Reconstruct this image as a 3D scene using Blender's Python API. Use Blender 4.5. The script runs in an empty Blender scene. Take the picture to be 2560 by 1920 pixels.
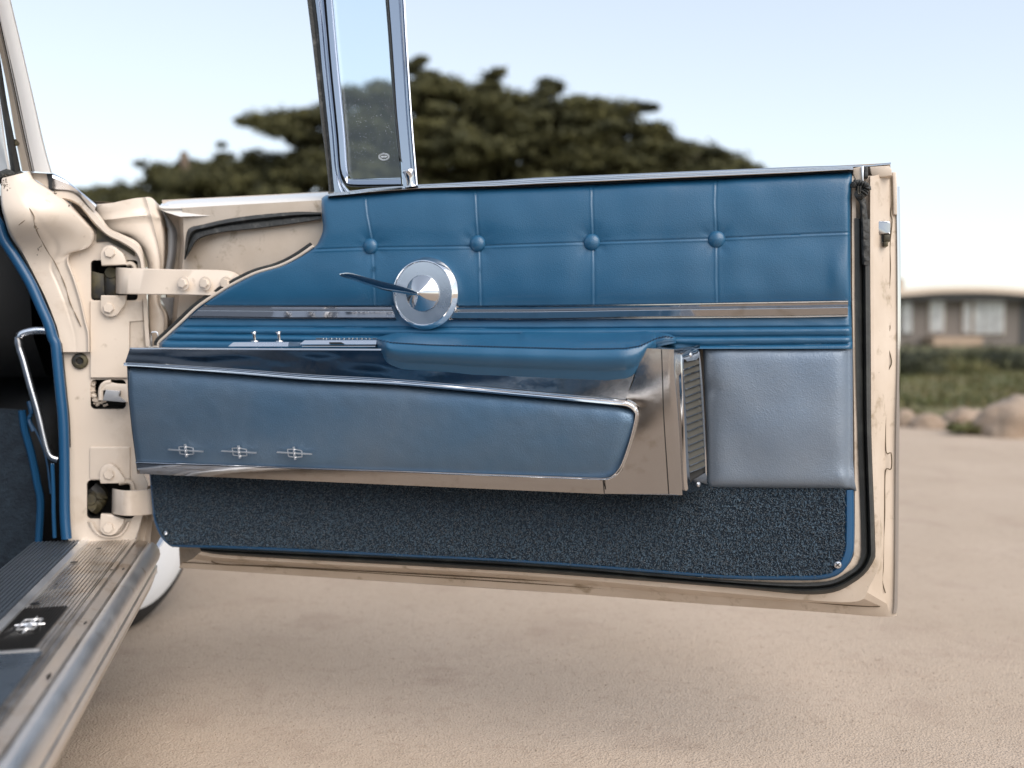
import bpy, bmesh, math, random
import numpy as np
from mathutils import Vector, Matrix, noise
from mathutils.geometry import tessellate_polygon
random.seed(7); rng = np.random.default_rng(11)
SC = bpy.context.scene; COL = SC.collection

# ---------------------------------------------------------------- camera
CAMH = 0.70; TH = math.radians(2.8); FP = 2489.0
cam = bpy.data.cameras.new('camera'); cam.lens = 35.0; cam.sensor_width = 36.0
cam.clip_start = 0.05; cam.clip_end = 3000
cam.dof.use_dof = True; cam.dof.focus_distance = 1.58; cam.dof.aperture_fstop = 2.4
camo = bpy.data.objects.new('camera', cam); COL.objects.link(camo)
camo.location = (0, 0, CAMH); camo.rotation_euler = (math.radians(90) - TH, 0, 0)
SC.camera = camo
# ---------------------------------------------------------------- sky, sun, exposure
W = bpy.data.worlds.new('World'); SC.world = W; W.use_nodes = True
nt = W.node_tree; bg = nt.nodes['Background']
sky = nt.nodes.new('ShaderNodeTexSky'); sky.sky_type = 'NISHITA'; sky.sun_disc = False
SUN_EL = math.radians(42); SUN_AZ = math.radians(140)     # azimuth measured clockwise from +Y (view direction)
sky.sun_elevation = SUN_EL; sky.sun_rotation = SUN_AZ
sky.air_density = 1.0; sky.dust_density = 0.5; sky.ozone_density = 1.0; sky.altitude = 0
hsv = nt.nodes.new('ShaderNodeHueSaturation'); hsv.inputs['Saturation'].default_value = 0.82
gam = nt.nodes.new('ShaderNodeGamma'); gam.inputs[1].default_value = 0.5      # thin high veil: an evenly bright dome
nt.links.new(sky.outputs[0], hsv.inputs['Color']); nt.links.new(hsv.outputs[0], gam.inputs[0]); nt.links.new(gam.outputs[0], bg.inputs[0]); bg.inputs[1].default_value = 0.15
sun = bpy.data.lights.new('sun', 'SUN'); sun.energy = 1.25; sun.angle = math.radians(60); sun.color = (1.0, 0.90, 0.80)
suno = bpy.data.objects.new('sun', sun); COL.objects.link(suno)
sd = Vector((math.sin(SUN_AZ) * math.cos(SUN_EL), math.cos(SUN_AZ) * math.cos(SUN_EL), math.sin(SUN_EL)))
suno.rotation_euler = sd.to_track_quat('Z', 'Y').to_euler(); suno.location = (0, -3, 6)
SC.view_settings.view_transform = 'Standard'; SC.view_settings.look = 'None'
SC.view_settings.gamma = 1.0; SC.view_settings.use_curve_mapping = False
SC.view_settings.exposure = 1.68
SC.render.engine = 'CYCLES'
SC.cycles.max_bounces = 8; SC.cycles.use_denoising = True

# ---------------------------------------------------------------- measuring: real planes of the place
CV = np.array([0, 0, CAMH]); CD = Vector((math.sin(math.radians(-12.7)), math.cos(math.radians(12.7)), 0))   # car's forward direction
RD = Vector((CD.y, -CD.x, 0))                                                                              # car's right-hand direction
UD = Vector((math.sin(math.radians(103.4)), math.cos(math.radians(103.4)), 0)); ND = Vector((UD.y, -UD.x, 0))  # door's length / trim side
ZD = Vector((0, 0, 1))
FR = dict(A=(0,0,3.456),B=(0,400,3.456),C=(0,800,3.456),E=(0,1200,2.305),G=(700,0,3.3185),H=(700,420,3.456),I=(1300,380,3.16),
  J=(1900,380,3.191),K=(300,800,3.16),L=(900,780,3.16),M=(1500,780,2.765),N=(300,1250,2.212),O=(1300,1200,2.212),Q=(1900,1000,3.318),
  R=(600,0,1.6265),V=(0,0,.86406),a=(0,380,6.38),b=(200,460,5.53),c=(200,740,5.53),e=(0,1320,4.1475),j=(2080,380,5.53),
  k=(540,800,5.267),l=(420,1100,5.821),n=(160,1160,5.53),P=(0,0,1.0))
def F(fr, *xy):
    ox, oy, s = FR[fr]
    return [(ox + xy[i] / s, oy + xy[i + 1] / s) for i in range(0, len(xy), 2)]
def ray(px, py):
    x = (px - 1280) / FP; y = -(py - 960) / FP
    return Vector((x, math.cos(TH) + y * math.sin(TH), -math.sin(TH) + y * math.cos(TH)))
def D(px, py, off=0.0):                      # on the door's trim plane, off metres proud of it
    d = ray(px, py); c = Vector((0, 0, CAMH)); t = (-1.594 + off - c.dot(ND)) / d.dot(ND); return c + d * t
def Hp(px, py, g=1.93):                      # on a plane across the car, g metres forward
    d = ray(px, py); c = Vector((0, 0, CAMH)); return c + d * (g / d.dot(CD))
def CR(g, rho, z): return CD * g + RD * rho + ZD * z
def Dl(s, z, off):                           # door coordinates: length, height, proud
    return ND * (-1.594 + off) + UD * s + ZD * z
PXM = 1 / 1480.0

def cr(pts, n, closed=False):                # smooth resample of tuples
    P = [np.array(p, float) for p in pts]
    if closed: P = [P[-1]] + P + [P[0], P[1]]
    else: P = [2 * P[0] - P[1]] + P + [2 * P[-1] - P[-2]]
    out = []
    for i in range(1, len(P) - 2):
        for k in range(12):
            t = k / 12; a, b, c_, d = P[i - 1:i + 3]
            out.append(.5 * ((2 * b) + (-a + c_) * t + (2 * a - 5 * b + 4 * c_ - d) * t * t + (-a + 3 * b - 3 * c_ + d) * t ** 3))
    out.append(P[-2]); return pl(out, n)
def pl(pts, n):                              # even resample by length
    P = np.array(pts, float); d = np.r_[0, np.cumsum(np.linalg.norm(np.diff(P[:, :2] if P.shape[1] == 3 and abs(P[:, :2]).max() > 20 else P, axis=0), axis=1))]
    t = np.linspace(0, d[-1], n)
    return [tuple(np.interp(ti, d, P[:, k]) for k in range(P.shape[1])) for ti in t]
def yat(pts):
    xs = [p[0] for p in pts]; ys = [p[1] for p in pts]
    return lambda x: float(np.interp(x, xs, ys))

# ---------------------------------------------------------------- objects
ROOTLOC = {}
def link(o, parent=None):
    COL.objects.link(o)
    if parent: o.parent = parent
def base(parent):
    v = Vector((0, 0, 0))
    while parent: v += parent.location; parent = parent.parent
    return v
def mk(name, V, Fc, m, parent=None, smooth=True, ang=35, kind=None, bevel=0):
    b = base(parent)
    me = bpy.data.meshes.new(name)
    me.from_pydata([(v[0] - b.x, v[1] - b.y, v[2] - b.z) for v in V], [], Fc)
    bm = bmesh.new(); bm.from_mesh(me)
    bmesh.ops.remove_doubles(bm, verts=bm.verts, dist=1e-6)
    bmesh.ops.recalc_face_normals(bm, faces=bm.faces); bm.to_mesh(me); bm.free()
    if smooth:
        me.polygons.foreach_set('use_smooth', [True] * len(me.polygons)); me.set_sharp_from_angle(angle=math.radians(ang))
    me.materials.append(m)
    o = bpy.data.objects.new(name, me); link(o, parent)
    if bevel:
        bv = o.modifiers.new('bevel', 'BEVEL'); bv.width = bevel; bv.segments = 2; bv.limit_method = 'ANGLE'; bv.angle_limit = math.radians(40)
    if kind: o['kind'] = kind
    return o
def empty(name, loc, label=None, cat=None, group=None, parent=None):
    o = bpy.data.objects.new(name, None); link(o, parent); o.location = loc; o.empty_display_size = .1
    if label: o['label'] = label; o['category'] = cat
    if group: o['group'] = group
    return o
def tag(o, label=None, cat=None, group=None, kind=None):
    if label: o['label'] = label
    if cat: o['category'] = cat
    if group: o['group'] = group
    if kind: o['kind'] = kind
    return o
class MB:
    def __init__(s): s.V = []; s.F = []
    def add(s, V, Fc):
        n = len(s.V); s.V += [tuple(v) for v in V]; s.F += [tuple(i + n for i in f) for f in Fc]; return s
    def loft(s, curves, closed=False, caps=False):
        V = [v for c_ in curves for v in c_]; n = len(curves[0]); Fc = []
        for i in range(len(curves) - 1):
            for k in range(n if closed else n - 1):
                k2 = (k + 1) % n; Fc.append((i * n + k, i * n + k2, (i + 1) * n + k2, (i + 1) * n + k))
        if caps and closed: Fc.append(tuple(range(n))); Fc.append(tuple((len(curves) - 1) * n + k for k in range(n)))
        return s.add(V, Fc)
    def tube(s, pts, r, seg=8, closed=False, caps=True, flat=1.0, nrm=None):
        P = [Vector(p) for p in pts]; n = len(P); rings = []; up = nrm or Vector((.31, .2, .93))
        for i, p in enumerate(P):
            t = (P[(i + 1) % n] - P[i - 1]) if closed else (P[min(i + 1, n - 1)] - P[max(i - 1, 0)])
            t.normalize(); a = up - t * up.dot(t); a.normalize(); b_ = t.cross(a); rr = r[i] if hasattr(r, '__len__') else r
            rings.append([p + a * math.cos(2 * math.pi * k / seg) * rr * flat + b_ * math.sin(2 * math.pi * k / seg) * rr for k in range(seg)])
        if closed: rings.append(rings[0])
        return s.loft(rings, True, caps and not closed)
    def box(s, o, ax, ay, az):
        o = Vector(o); V = [o + ax * i + ay * j_ + az * k for i in (0, 1) for j_ in (0, 1) for k in (0, 1)]
        return s.add(V, [(0, 1, 3, 2), (4, 6, 7, 5), (0, 4, 5, 1), (2, 3, 7, 6), (0, 2, 6, 4), (1, 5, 7, 3)])
    def prism(s, poly, vec, bev=None):       # poly world points (one plane), front at poly, extruded by vec
        n = len(poly); A = [Vector(p) for p in poly]; rings = [[p + vec for p in A], A]
        if bev:
            c_ = sum(A, Vector()) / n; nn = vec.normalized()
            ins = []
            for i in range(n):
                e1 = (A[i] - A[i - 1]); e2 = (A[(i + 1) % n] - A[i]); t = (e1.normalized() + e2.normalized())
                if t.length < 1e-6: t = e1
                m_ = nn.cross(t.normalized())
                if not hasattr(s, '_sg'): pass
                ins.append(m_)
            area = sum(((A[i] - c_).cross(A[(i + 1) % n] - c_)).dot(nn) for i in range(n)); sg = 1 if area > 0 else -1
            rings.append([A[i] + ins[i] * sg * bev * .3 - nn * bev * .7 for i in range(n)])
            rings.append([A[i] + ins[i] * sg * bev - nn * bev for i in range(n)])
        s.loft(rings, True)
        k0 = len(s.V); last = rings[-1]
        s.add(last, [tuple(t) for t in tessellate_polygon([last])])
        s.add(rings[0], [tuple(t) for t in tessellate_polygon([rings[0]])]); return s
    def plate(s, outer, holes, vec):         # flat plate with real holes
        polys = [[Vector(p) for p in outer]] + [[Vector(p) for p in h] for h in holes]
        fl = [p for q in polys for p in q]
        s.add(fl, [tuple(t) for t in tessellate_polygon(polys)])
        for q in polys: s.loft([q, [p + vec for p in q]], True)
        return s
    def cyl(s, c_, ax, r0, r1, h, seg=16, cap=True):
        c_ = Vector(c_); ax = ax.normalized(); a = ax.orthogonal().normalized(); b_ = ax.cross(a)
        ring = lambda r, d: [c_ + ax * d + (a * math.cos(2 * math.pi * k / seg) + b_ * math.sin(2 * math.pi * k / seg)) * r for k in range(seg)]
        return s.loft([ring(r0, 0), ring(r1, h)], True, cap)
    def lathe(s, c_, ax, prof, seg=48):      # prof: (radius, height)
        c_ = Vector(c_); ax = ax.normalized(); a = ax.orthogonal().normalized(); b_ = ax.cross(a)
        return s.loft([[c_ + ax * h + (a * math.cos(2 * math.pi * k / seg) + b_ * math.sin(2 * math.pi * k / seg)) * r for k in range(seg)] for r, h in prof], True, False)
    def build(s, name, m, parent=None, **kw): return mk(name, s.V, s.F, m, parent, **kw)

# ---------------------------------------------------------------- materials
def srgb(r, g, b):
    f = lambda c_: (c_ / 255 / 12.92) if c_ <= 10 else ((c_ / 255 + .055) / 1.055) ** 2.4
    return (f(r), f(g), f(b), 1)
def mat(name, col, rough=.5, metal=0.0, bump=None, var=None, coat=0, spec=.5, sheen=0, rvar=0, dirt=None, trans=0, alpha=1, sub=0):
    m = bpy.data.materials.new(name); m.use_nodes = True; t = m.node_tree; P = t.nodes['Principled BSDF']; L = t.links.new
    c4 = tuple(col) if len(col) == 4 else tuple(col) + (1,)
    P.inputs['Base Color'].default_value = c4; P.inputs['Roughness'].default_value = rough; P.inputs['Metallic'].default_value = metal
    P.inputs['Specular IOR Level'].default_value = spec; P.inputs['Coat Weight'].default_value = coat; P.inputs['Coat Roughness'].default_value = .12
    P.inputs['Sheen Weight'].default_value = sheen; P.inputs['Sheen Roughness'].default_value = .4
    P.inputs['Transmission Weight'].default_value = trans; P.inputs['Alpha'].default_value = alpha
    tc = t.nodes.new('ShaderNodeTexCoord'); src = tc.outputs['Object']
    def nz(scale, detail=4, rg=.55, dist=0):
        q = t.nodes.new('ShaderNodeTexNoise'); q.inputs['Scale'].default_value = scale; q.inputs['Detail'].default_value = detail
        q.inputs['Roughness'].default_value = rg; q.inputs['Distortion'].default_value = dist; L(src, q.inputs['Vector']); return q.outputs['Fac']
    def ramp(fac, a, b):
        q = t.nodes.new('ShaderNodeMapRange'); q.inputs[1].default_value = a; q.inputs[2].default_value = b; L(fac, q.inputs[0]); return q.outputs[0]
    def mix(fac, a, b):
        q = t.nodes.new('ShaderNodeMix'); q.data_type = 'RGBA'; L(fac, q.inputs[0])
        for v, i in ((a, 6), (b, 7)):
            if hasattr(v, 'is_linked'): L(v, q.inputs[i])
            else: q.inputs[i].default_value = tuple(v) if len(v) == 4 else tuple(v) + (1,)
        return q.outputs[2]
    cur = None
    if var:                                  # (scale, colour2, lo, hi)
        cur = mix(ramp(nz(var[0], 6), var[2], var[3]), c4, var[1])
    if dirt:                                 # list of (scale, colour, lo, hi)
        for (sc_, dc, lo, hi) in dirt: cur = mix(ramp(nz(sc_, 8, .65, .3), lo, hi), cur if cur else c4, dc)
    if cur: L(cur, P.inputs['Base Color'])
    if rvar:
        q = t.nodes.new('ShaderNodeMapRange'); q.inputs[1].default_value = .3; q.inputs[2].default_value = .7
        q.inputs[3].default_value = max(.02, rough - rvar); q.inputs[4].default_value = rough + rvar; L(nz(14, 8, .7), q.inputs[0]); L(q.outputs[0], P.inputs['Roughness'])
    prev = None
    for bp in (bump or []):                  # (kind, scale, strength, distance)
        kd, s_, st, di = bp
        if kd == 'n': h = nz(s_, 5, .6)
        else:
            q = t.nodes.new('ShaderNodeTexVoronoi'); q.feature = 'F1'; q.inputs['Scale'].default_value = s_; L(src, q.inputs['Vector']); h = q.outputs['Distance']
        b = t.nodes.new('ShaderNodeBump'); b.inputs['Strength'].default_value = st; b.inputs['Distance'].default_value = di; L(h, b.inputs['Height'])
        if prev: L(prev, b.inputs['Normal'])
        prev = b.outputs['Normal']
    if prev: L(prev, P.inputs['Normal'])
    return m
BLUE = (.010, .082, .172); 
M = dict(
 leather=mat('blue leather', BLUE, .40, 0, [('v', 620, .32, .0007), ('n', 240, .15, .0008)], var=(9, (.014, .094, .192), .35, .7), spec=.6, coat=.15, rvar=.06),
 leather2=mat('worn blue leather with grey sheen', (.15, .20, .27), .38, .25, [('v', 480, .35, .0009), ('n', 90, .25, .0018)], var=(7, (.185, .22, .265), .35, .75), spec=.6, rvar=.07, dirt=[(38, (.10, .11, .11), .66, .82)]),  # worn, and greyish sheen from the ground is put into the base colour
 leather3=mat('dark pearl blue leather', (.075, .145, .232), .36, .35, [('v', 520, .4, .0008), ('n', 60, .2, .0018)], var=(5, (.115, .165, .225), .35, .72), spec=.6, rvar=.06),
 chrome=mat('chrome', (.60, .605, .62), .07, 1, [('n', 30, .04, .001)], rvar=.03),
 brushed=mat('satin metal', (.74, .77, .82), .30, 1, [('n', 200, .05, .0005)], rvar=.08),
 console=mat('bright metal with dark reflection', (.43, .43, .44), .12, 1, [('n', 7, .16, .004)], rvar=.05, dirt=[(25, (.30, .28, .25), .55, .8)]),  # darker base colour stands in for dark surroundings the metal would reflect
 alu=mat('worn aluminium', (.74, .71, .68), .34, 1, [('n', 90, .1, .001)], rvar=.10, dirt=[(18, (.48, .40, .32), .52, .72)]),
 alu2=mat('polished sill metal', (.90, .90, .90), .42, 1, [('n', 40, .04, .001)], rvar=.06, dirt=[(22, (.60, .54, .48), .60, .80)]),
 cream=mat('cream paint', (.66, .575, .49), .33, 0, [('n', 25, .05, .002)], var=(6, (.60, .52, .44), .4, .7), coat=.35, dirt=[(9, (.47, .38, .29), .54, .76), (34, (.34, .27, .20), .62, .76), (95, (.12, .10, .07), .69, .75)]),
 cream2=mat('grimy cream paint', (.58, .50, .42), .42, 0, [('n', 60, .18, .002)], var=(8, (.49, .41, .33), .35, .65), coat=.15, dirt=[(26, (.25, .19, .12), .56, .74), (110, (.10, .085, .05), .68, .76)]),
 white=mat('white pillar trim', (.86, .86, .86), .25, 0, coat=.6),
 skyledge=mat('door paint with sky reflection', (.75, .72, .68), .12, 0, coat=1.0),  # paler than the cream: sky reflection is painted into this colour
 rubber=mat('black rubber', (.022, .024, .024), .5, 0, [('n', 120, .3, .002)], var=(30, (.05, .055, .05), .5, .8)),
 oldrubber=mat('perished rubber', (.03, .032, .032), .6, 0, [('n', 180, .8, .004)], var=(60, (.12, .12, .115), .55, .75)),
 dark=mat('dark void', (.012, .012, .012), .8),  # near-black colour stands in for shade in the footwell and recesses
 olive=mat('greasy steel', (.10, .085, .045), .5, .3, var=(30, (.03, .03, .03), .4, .6)),
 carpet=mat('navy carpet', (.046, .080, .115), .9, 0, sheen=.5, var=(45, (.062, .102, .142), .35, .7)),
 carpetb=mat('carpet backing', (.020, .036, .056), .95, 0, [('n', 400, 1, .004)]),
 piping=mat('blue vinyl piping', (.010, .070, .165), .35, 0, coat=.2),
 glass=mat('glass', (.82, .92, .97), .02, 0, trans=1),
 slat=mat('louvre metal', (.055, .052, .042), .4, 0),
 steel=mat('frame chrome with blue reflection', (.38, .42, .49), .08, 1, [('n', 30, .04, .001)], rvar=.03),  # chrome frame; its dark blue reflection is put into the base colour
 badge=mat('bright badge metal', (.95, .95, .96), .42, 1),
 bright=mat('bright chrome', (.86, .87, .89), .06, 1),
 ink=mat('etched mark', (.75, .8, .85), .6),
 thread=mat('dark thread', (.006, .02, .05), .8),
 black=mat('black paint', (.008, .008, .008), .35),
 tyre=mat('tyre rubber', (.012, .012, .013), .7, 0, [('n', 80, .3, .003)]),
 whitewall=mat('whitewall', (.80, .80, .80), .5),
 steelblue=mat('inner fender grey', (.30, .31, .33), .25, 0, coat=.6),
)

# ---------------------------------------------------------------- ground
def hgt(x, y): return .006 * noise.noise(Vector((x * .7, y * .7, 0))) + .004 * noise.noise(Vector((x * 4, y * 4, 3)))
gx = np.r_[np.linspace(-400, -8, 14), np.linspace(-6, 8, 170), np.linspace(10, 400, 14)]
gy = np.r_[np.linspace(-200, -3, 8), np.linspace(-2, 9, 150), np.linspace(10, 900, 20)]
V = [(x, y, hgt(x, y) if abs(x) < 9 and -3 < y < 9 else 0) for y in gy for x in gx]; nx = len(gx)
Fc = [(j * nx + i, j * nx + i + 1, (j + 1) * nx + i + 1, (j + 1) * nx + i) for j in range(len(gy) - 1) for i in range(nx - 1)]
mg = mat('packed sandy dirt', (.46, .375, .30), .95, 0, [('n', 5, .4, .02), ('n', 420, .5, .002), ('v', 260, .7, .003)], var=(1.3, (.415, .335, .262), .4, .68), spec=.15,
         dirt=[(3.4, (.37, .29, .23), .54, .72), (28, (.37, .29, .225), .55, .75), (190, (.27, .21, .165), .55, .72)])
g = mk('ground', V, Fc, mg, kind='structure')
# loose grit: many tiny stones lying where the camera sees them sharply
mb_v = []; mb_f = []
NG = 30000
ry = 1.15 + (rng.random(NG) ** 1.6) * 3.2; rx = (rng.random(NG) * 1.25 - .58) * ry * 1.0
tet = np.array([(0, 0, 1), (.94, 0, -.33), (-.47, .82, -.33), (-.47, -.82, -.33)])
R_ = rng.normal(size=(NG, 3, 3)); Qm, _ = np.linalg.qr(R_)
sz = .0008 + .0022 * rng.random(NG) ** 3
zz = np.array([hgt(a, b) for a, b in zip(rx, ry)])
cub = np.einsum('nij,kj->nki', Qm, tet * np.array([1, .8, .6])) * sz[:, None, None] + np.stack([rx, ry, zz + sz * .2], 1)[:, None, :]
VV = cub.reshape(-1, 3); base4 = np.arange(NG)[:, None] * 4
FF = np.concatenate([base4 + np.array(f) for f in ((0, 1, 2), (0, 2, 3), (0, 3, 1), (1, 3, 2))], 0)
def npmesh(name, VV, FF, m, parent=None, kind=None, smooth=False):
    b = base(parent); me = bpy.data.meshes.new(name); me.from_pydata((VV - np.array(b)).tolist(), [], FF.tolist())
    me.materials.append(m)
    if smooth: me.polygons.foreach_set('use_smooth', [True] * len(me.polygons))
    o = bpy.data.objects.new(name, me); link(o, parent)
    if kind: o['kind'] = kind
    return o
mgrit = mat('grit', (.42, .35, .29), .9, 0, var=(120, (.33, .27, .215), .45, .6))
tag(npmesh('gravel', VV, FF, mgrit), 'fine loose grit scattered over the packed sandy ground', 'gravel', kind='stuff')

# ================================================================ THE CAR
car = empty('vintage_car', (-.9, 1.2, 0), 'cream vintage car with blue interior and its front door standing open', 'car')
# ---- DOOR (part) : pressed steel shell is the door's own mesh, everything on it a sub-part
NP = 150
def pathR(*pts): return cr(pts, NP)
def dcurve(pts, off, n=NP): return [D(p[0], p[1], off if not callable(off) else off(i / (n - 1))) for i, p in enumerate(cr(pts, n))]
# nested outlines running down the free edge, round the lower corner and back along the bottom
c1 = F('J', 735, 190, 735, 1000, 745, 1659) + F('Q', 785, 500) + F('Q', 785, 1150, 760, 1330, 640, 1440, 400, 1478) + F('O', 1100, 545) + F('N', 2212, 345, 700, 275) + F('n', 1540, 1150)
c2 = F('J', 765, 190, 770, 1000, 778, 1659) + F('Q', 822, 300) + F('Q', 850, 1150, 835, 1330, 740, 1430, 480, 1520) + F('O', 1100, 553) + F('N', 2212, 346, 700, 276, 440, 266)
c3 = F('J', 880, 190, 880, 900, 885, 1659) + F('Q', 925, 300) + F('Q', 955, 1150, 945, 1330, 800, 1500, 480, 1612) + F('O', 1100, 590) + F('N', 2212, 398, 700, 312, 450, 285)
c4 = F('J', 905, 190, 905, 900, 910, 1659) + F('Q', 950, 300) + F('Q', 985, 1200, 975, 1400, 900, 1560) + F('O', 1880, 668, 1640, 668, 1000, 612) + F('N', 2212, 415, 700, 330, 430, 300)
c5 = F('J', 1040, 160, 1045, 900, 1040, 1659) + F('Q', 1045, 300) + F('Q', 1030, 1200, 1020, 1500, 1030, 1650) + F('O', 2000, 700, 1640, 680, 1000, 640) + F('N', 2212, 440, 700, 350, 400, 325)
c6 = F('J', 1075, 180, 1080, 900, 1085, 1659) + F('Q', 1090, 300) + F('Q', 1090, 1200, 1085, 1500) + F('O', 2030, 700, 2010, 740, 1640, 716, 940, 665) + F('N', 2212, 475, 700, 380, 345, 350)
c7 = F('J', 1095, 270, 1108, 900, 1108, 1659) + F('Q', 1142, 300) + F('Q', 1135, 1200, 1132, 1500) + F('O', 2078, 700, 2060, 756, 1640, 729, 940, 680) + F('N', 2212, 498, 700, 400, 325, 374)
sh = MB()
wob = lambda a, f_: (lambda t: a + .0003 * math.sin(f_ * t))
sh.loft([dcurve(c1, -.030), dcurve(c1, -.004), dcurve(c2, -.006), dcurve(c2, -.024), dcurve(c3, -.026), dcurve(c3, -.012), dcurve(c4, -.014), dcurve(c5, wob(-.058, 40)), dcurve(c6, -.064), dcurve(c7, -.068), dcurve(c7, -.088)])
# outer skin and back of the door, a gently crowned panel 9 cm behind the trim
def crown(px, py): return -.090 - .035 * math.sin(math.pi * min(1, max(0, (py - 420) / 1100.))) ** .7
orow = []
for j in range(13):
    v = j / 12; row = []
    for i in range(25):
        u = i / 24; xl = 405 + 45 * v; xr = 2226 + 14 * v
        yt = 500 - 93 * u; yb = 1420 + 118 * u
        px = xl + (xr - xl) * u; py = yt + (yb - yt) * v; row.append(D(px, py, crown(px, py)))
    orow.append(row)
sh.loft(orow)
# inner panel (behind the trim), seen bare at the front top corner
ip = []
tl = yat(F('B', 1390, 400, 1580, 560, 1600, 700, 1540, 940) )
ytop = yat([(395, 520), (460, 516), (800, 498), (1300, 465), (2120, 425)])
for j in range(17):
    v = j / 16; row = []
    for i in range(40):
        u = i / 39; yt = ytop(395 + 1730 * u)
        py = yt + (1345 + 90 * u - yt) * v
        xl = float(np.interp(py, [515, 560, 600, 700, 800, 1000, 1385], [455, 457, 463, 452, 442, 425, 440]))
        px = xl + (2125 - xl) * u
        o_ = -.030 - .020 * max(0, 1 - u * 7) ** 2 + .006 * math.exp(-((py - 640) / 40) ** 2)
        row.append(D(px, py, o_))
    ip.append(row)
sh.loft(ip)
# hinge end wall of the door
xe = [(455, 515), (457, 560), (463, 600), (452, 700), (442, 800), (425, 1000), (432, 1340)]
sh.loft([[D(x, y, -.05) for x, y in xe], [D(x - 12, y, -.105) for x, y in xe]])
door = sh.build('door', M['cream2'], car, ang=30)
door['label'] = 'open front door, cream steel shell trimmed inside in blue leather'

def sub(name, mb, m, **kw): return mb.build(name, m, door, **kw)
# polished skin edge along the free end and the belt
mb = MB(); e7 = F('J', 1100, 275, 1110, 900, 1110, 1659) + F('Q', 1144, 300, 1137, 1200, 1133, 1500) + F('O', 2080, 690, 2074, 738)
mb.loft([[D(x + dx, y, o_) for x, y in cr(e7, 60)] for dx, o_ in ((-7, -.066), (-4, -.062), (1, -.063), (4, -.068), (3, -.090), (-7, -.090))])
sub('edge_guard', mb, M['chrome'])
# sealant line on the shut face
mb = MB(); sl = F('j', 760, 255, 785, 290, 755, 325) ; 
l1 = F('j', 815, 330, 832, 640, 812, 850, 830, 960, 800, 1300, 805, 1659) + F('M', 1985, 60, 2005, 100, 1985, 210, 2015, 345, 1982, 470, 1975, 940, 2012, 975, 2012, 1085, 1972, 1105, 1968, 1400) + F('Q', 1025, 1150, 1022, 1380, 1015, 1500, 1040, 1600)
mb.tube([D(x, y, -.0555) for x, y in cr(l1, 220)], .0010, 5)
b1 = F('N', 520, 280, 530, 350, 900, 370, 2212, 440) + F('O', 900, 605, 1300, 645, 1800, 692, 1990, 700)
mb.tube([D(x, y, -.0555) for x, y in cr(b1, 160)], .0011, 5)
b2 = F('N', 350, 345, 1100, 385, 2212, 458) + F('O', 500, 602, 900, 632, 1450, 668, 2010, 705)
mb.tube([D(x, y, -.0610) for x, y in cr(b2, 160)], .0011, 5)
sub('sealant_line', mb, mat('dirty sealant', (.10, .075, .045), .8))
# rubber weatherstrip
m1 = [((a[0] + b_[0]) / 2, (a[1] + b_[1]) / 2) for a, b_ in zip(cr(c2, NP), cr(c3, NP))]
def between(ca, cb, t): return [tuple(np.array(a) * (1 - t) + np.array(b_) * t) for a, b_ in zip(cr(ca, NP), cr(cb, NP))]
mb = MB(); prof = [(-.12, -.026), (-.10, -.003), (.10, -.003), (.22, -.002), (.36, -.006), (.42, -.012), (.50, -.006), (.66, .001), (.84, -.001), (.96, -.008), (1.0, -.026)]
a_, b_ = cr(c2, NP), cr(c3, NP)
i0 = 6
mb.loft([[D(*(np.array(a_[k]) * (1 - t) + np.array(b_[k]) * t), o_ + .0012 * noise.noise(Vector((k * .13, t * 3, 0)))) for k in range(i0, NP)] for t, o_ in prof])
sub('weatherstrip', mb, M['rubber'], ang=60)
# perished strip of rubber hanging at the top
mb = MB(); L1 = F('j', 325, 470, 332, 640, 380, 720, 395, 1000, 400, 1250, 412, 1560); R1 = F('j', 470, 470, 440, 600, 470, 690, 495, 920, 522, 1130, 528, 1560)
La, Ra = cr(L1, 40), cr(R1, 40)
def rough_(k, t, a): return a * noise.noise(Vector((k * .5, t * 6, 2)))
mb.loft([[D(*(np.array(La[k]) * (1 - t) + np.array(Ra[k]) * t), o_ + rough_(k, t, .006)) for k in range(40)] for t, o_ in ((0, -.02), (.05, .001), (.3, .006), (.6, .004), (.95, .001), (1, -.02))])
kn = F('j', 300, 455, 340, 425, 400, 440, 470, 460, 480, 500, 440, 560, 400, 600, 350, 580)
mb.tube([D(x, y, .004 + .004 * (i % 2)) for i, (x, y) in enumerate(cr(kn, 24))], [.0045 + .003 * random.random() for _ in range(24)], 7)
sub('torn_weatherstrip', mb, M['oldrubber'], ang=80)
mb = MB(); lp = F('j', 365, 470, 360, 560, 375, 580, 390, 560, 392, 470)
mb.tube([D(x, y, .012) for x, y in cr(lp, 20)], .0013, 6); sub('seal_clip', mb, M['olive'])
# worn black seal at the front top corner
mb = MB(); U1 = F('B', 2212, 470, 1950, 510, 1740, 560, 1650, 580, 1610, 640, 1590, 860); D1 = F('B', 2212, 600, 1950, 625, 1780, 660, 1700, 700, 1660, 760, 1600, 860)
U1 = [(803, 530)] + [(740, 528)] + U1; D1 = [(803, 549)] + [(740, 560)] + D1
Ua, Da = cr(U1, 60), cr(D1, 60)
mb.loft([[D(*(np.array(Ua[k]) * (1 - t) + np.array(Da[k]) * t), o_ + .002 * noise.noise(Vector((k * .4, t * 5, 9)))) for k in range(60)] for t, o_ in ((0, -.04), (.08, -.022), (.28, -.016), (.45, -.026), (.6, -.018), (.9, -.016), (1, -.04))])
sub('front_seal', mb, M['oldrubber'], ang=60)
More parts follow.
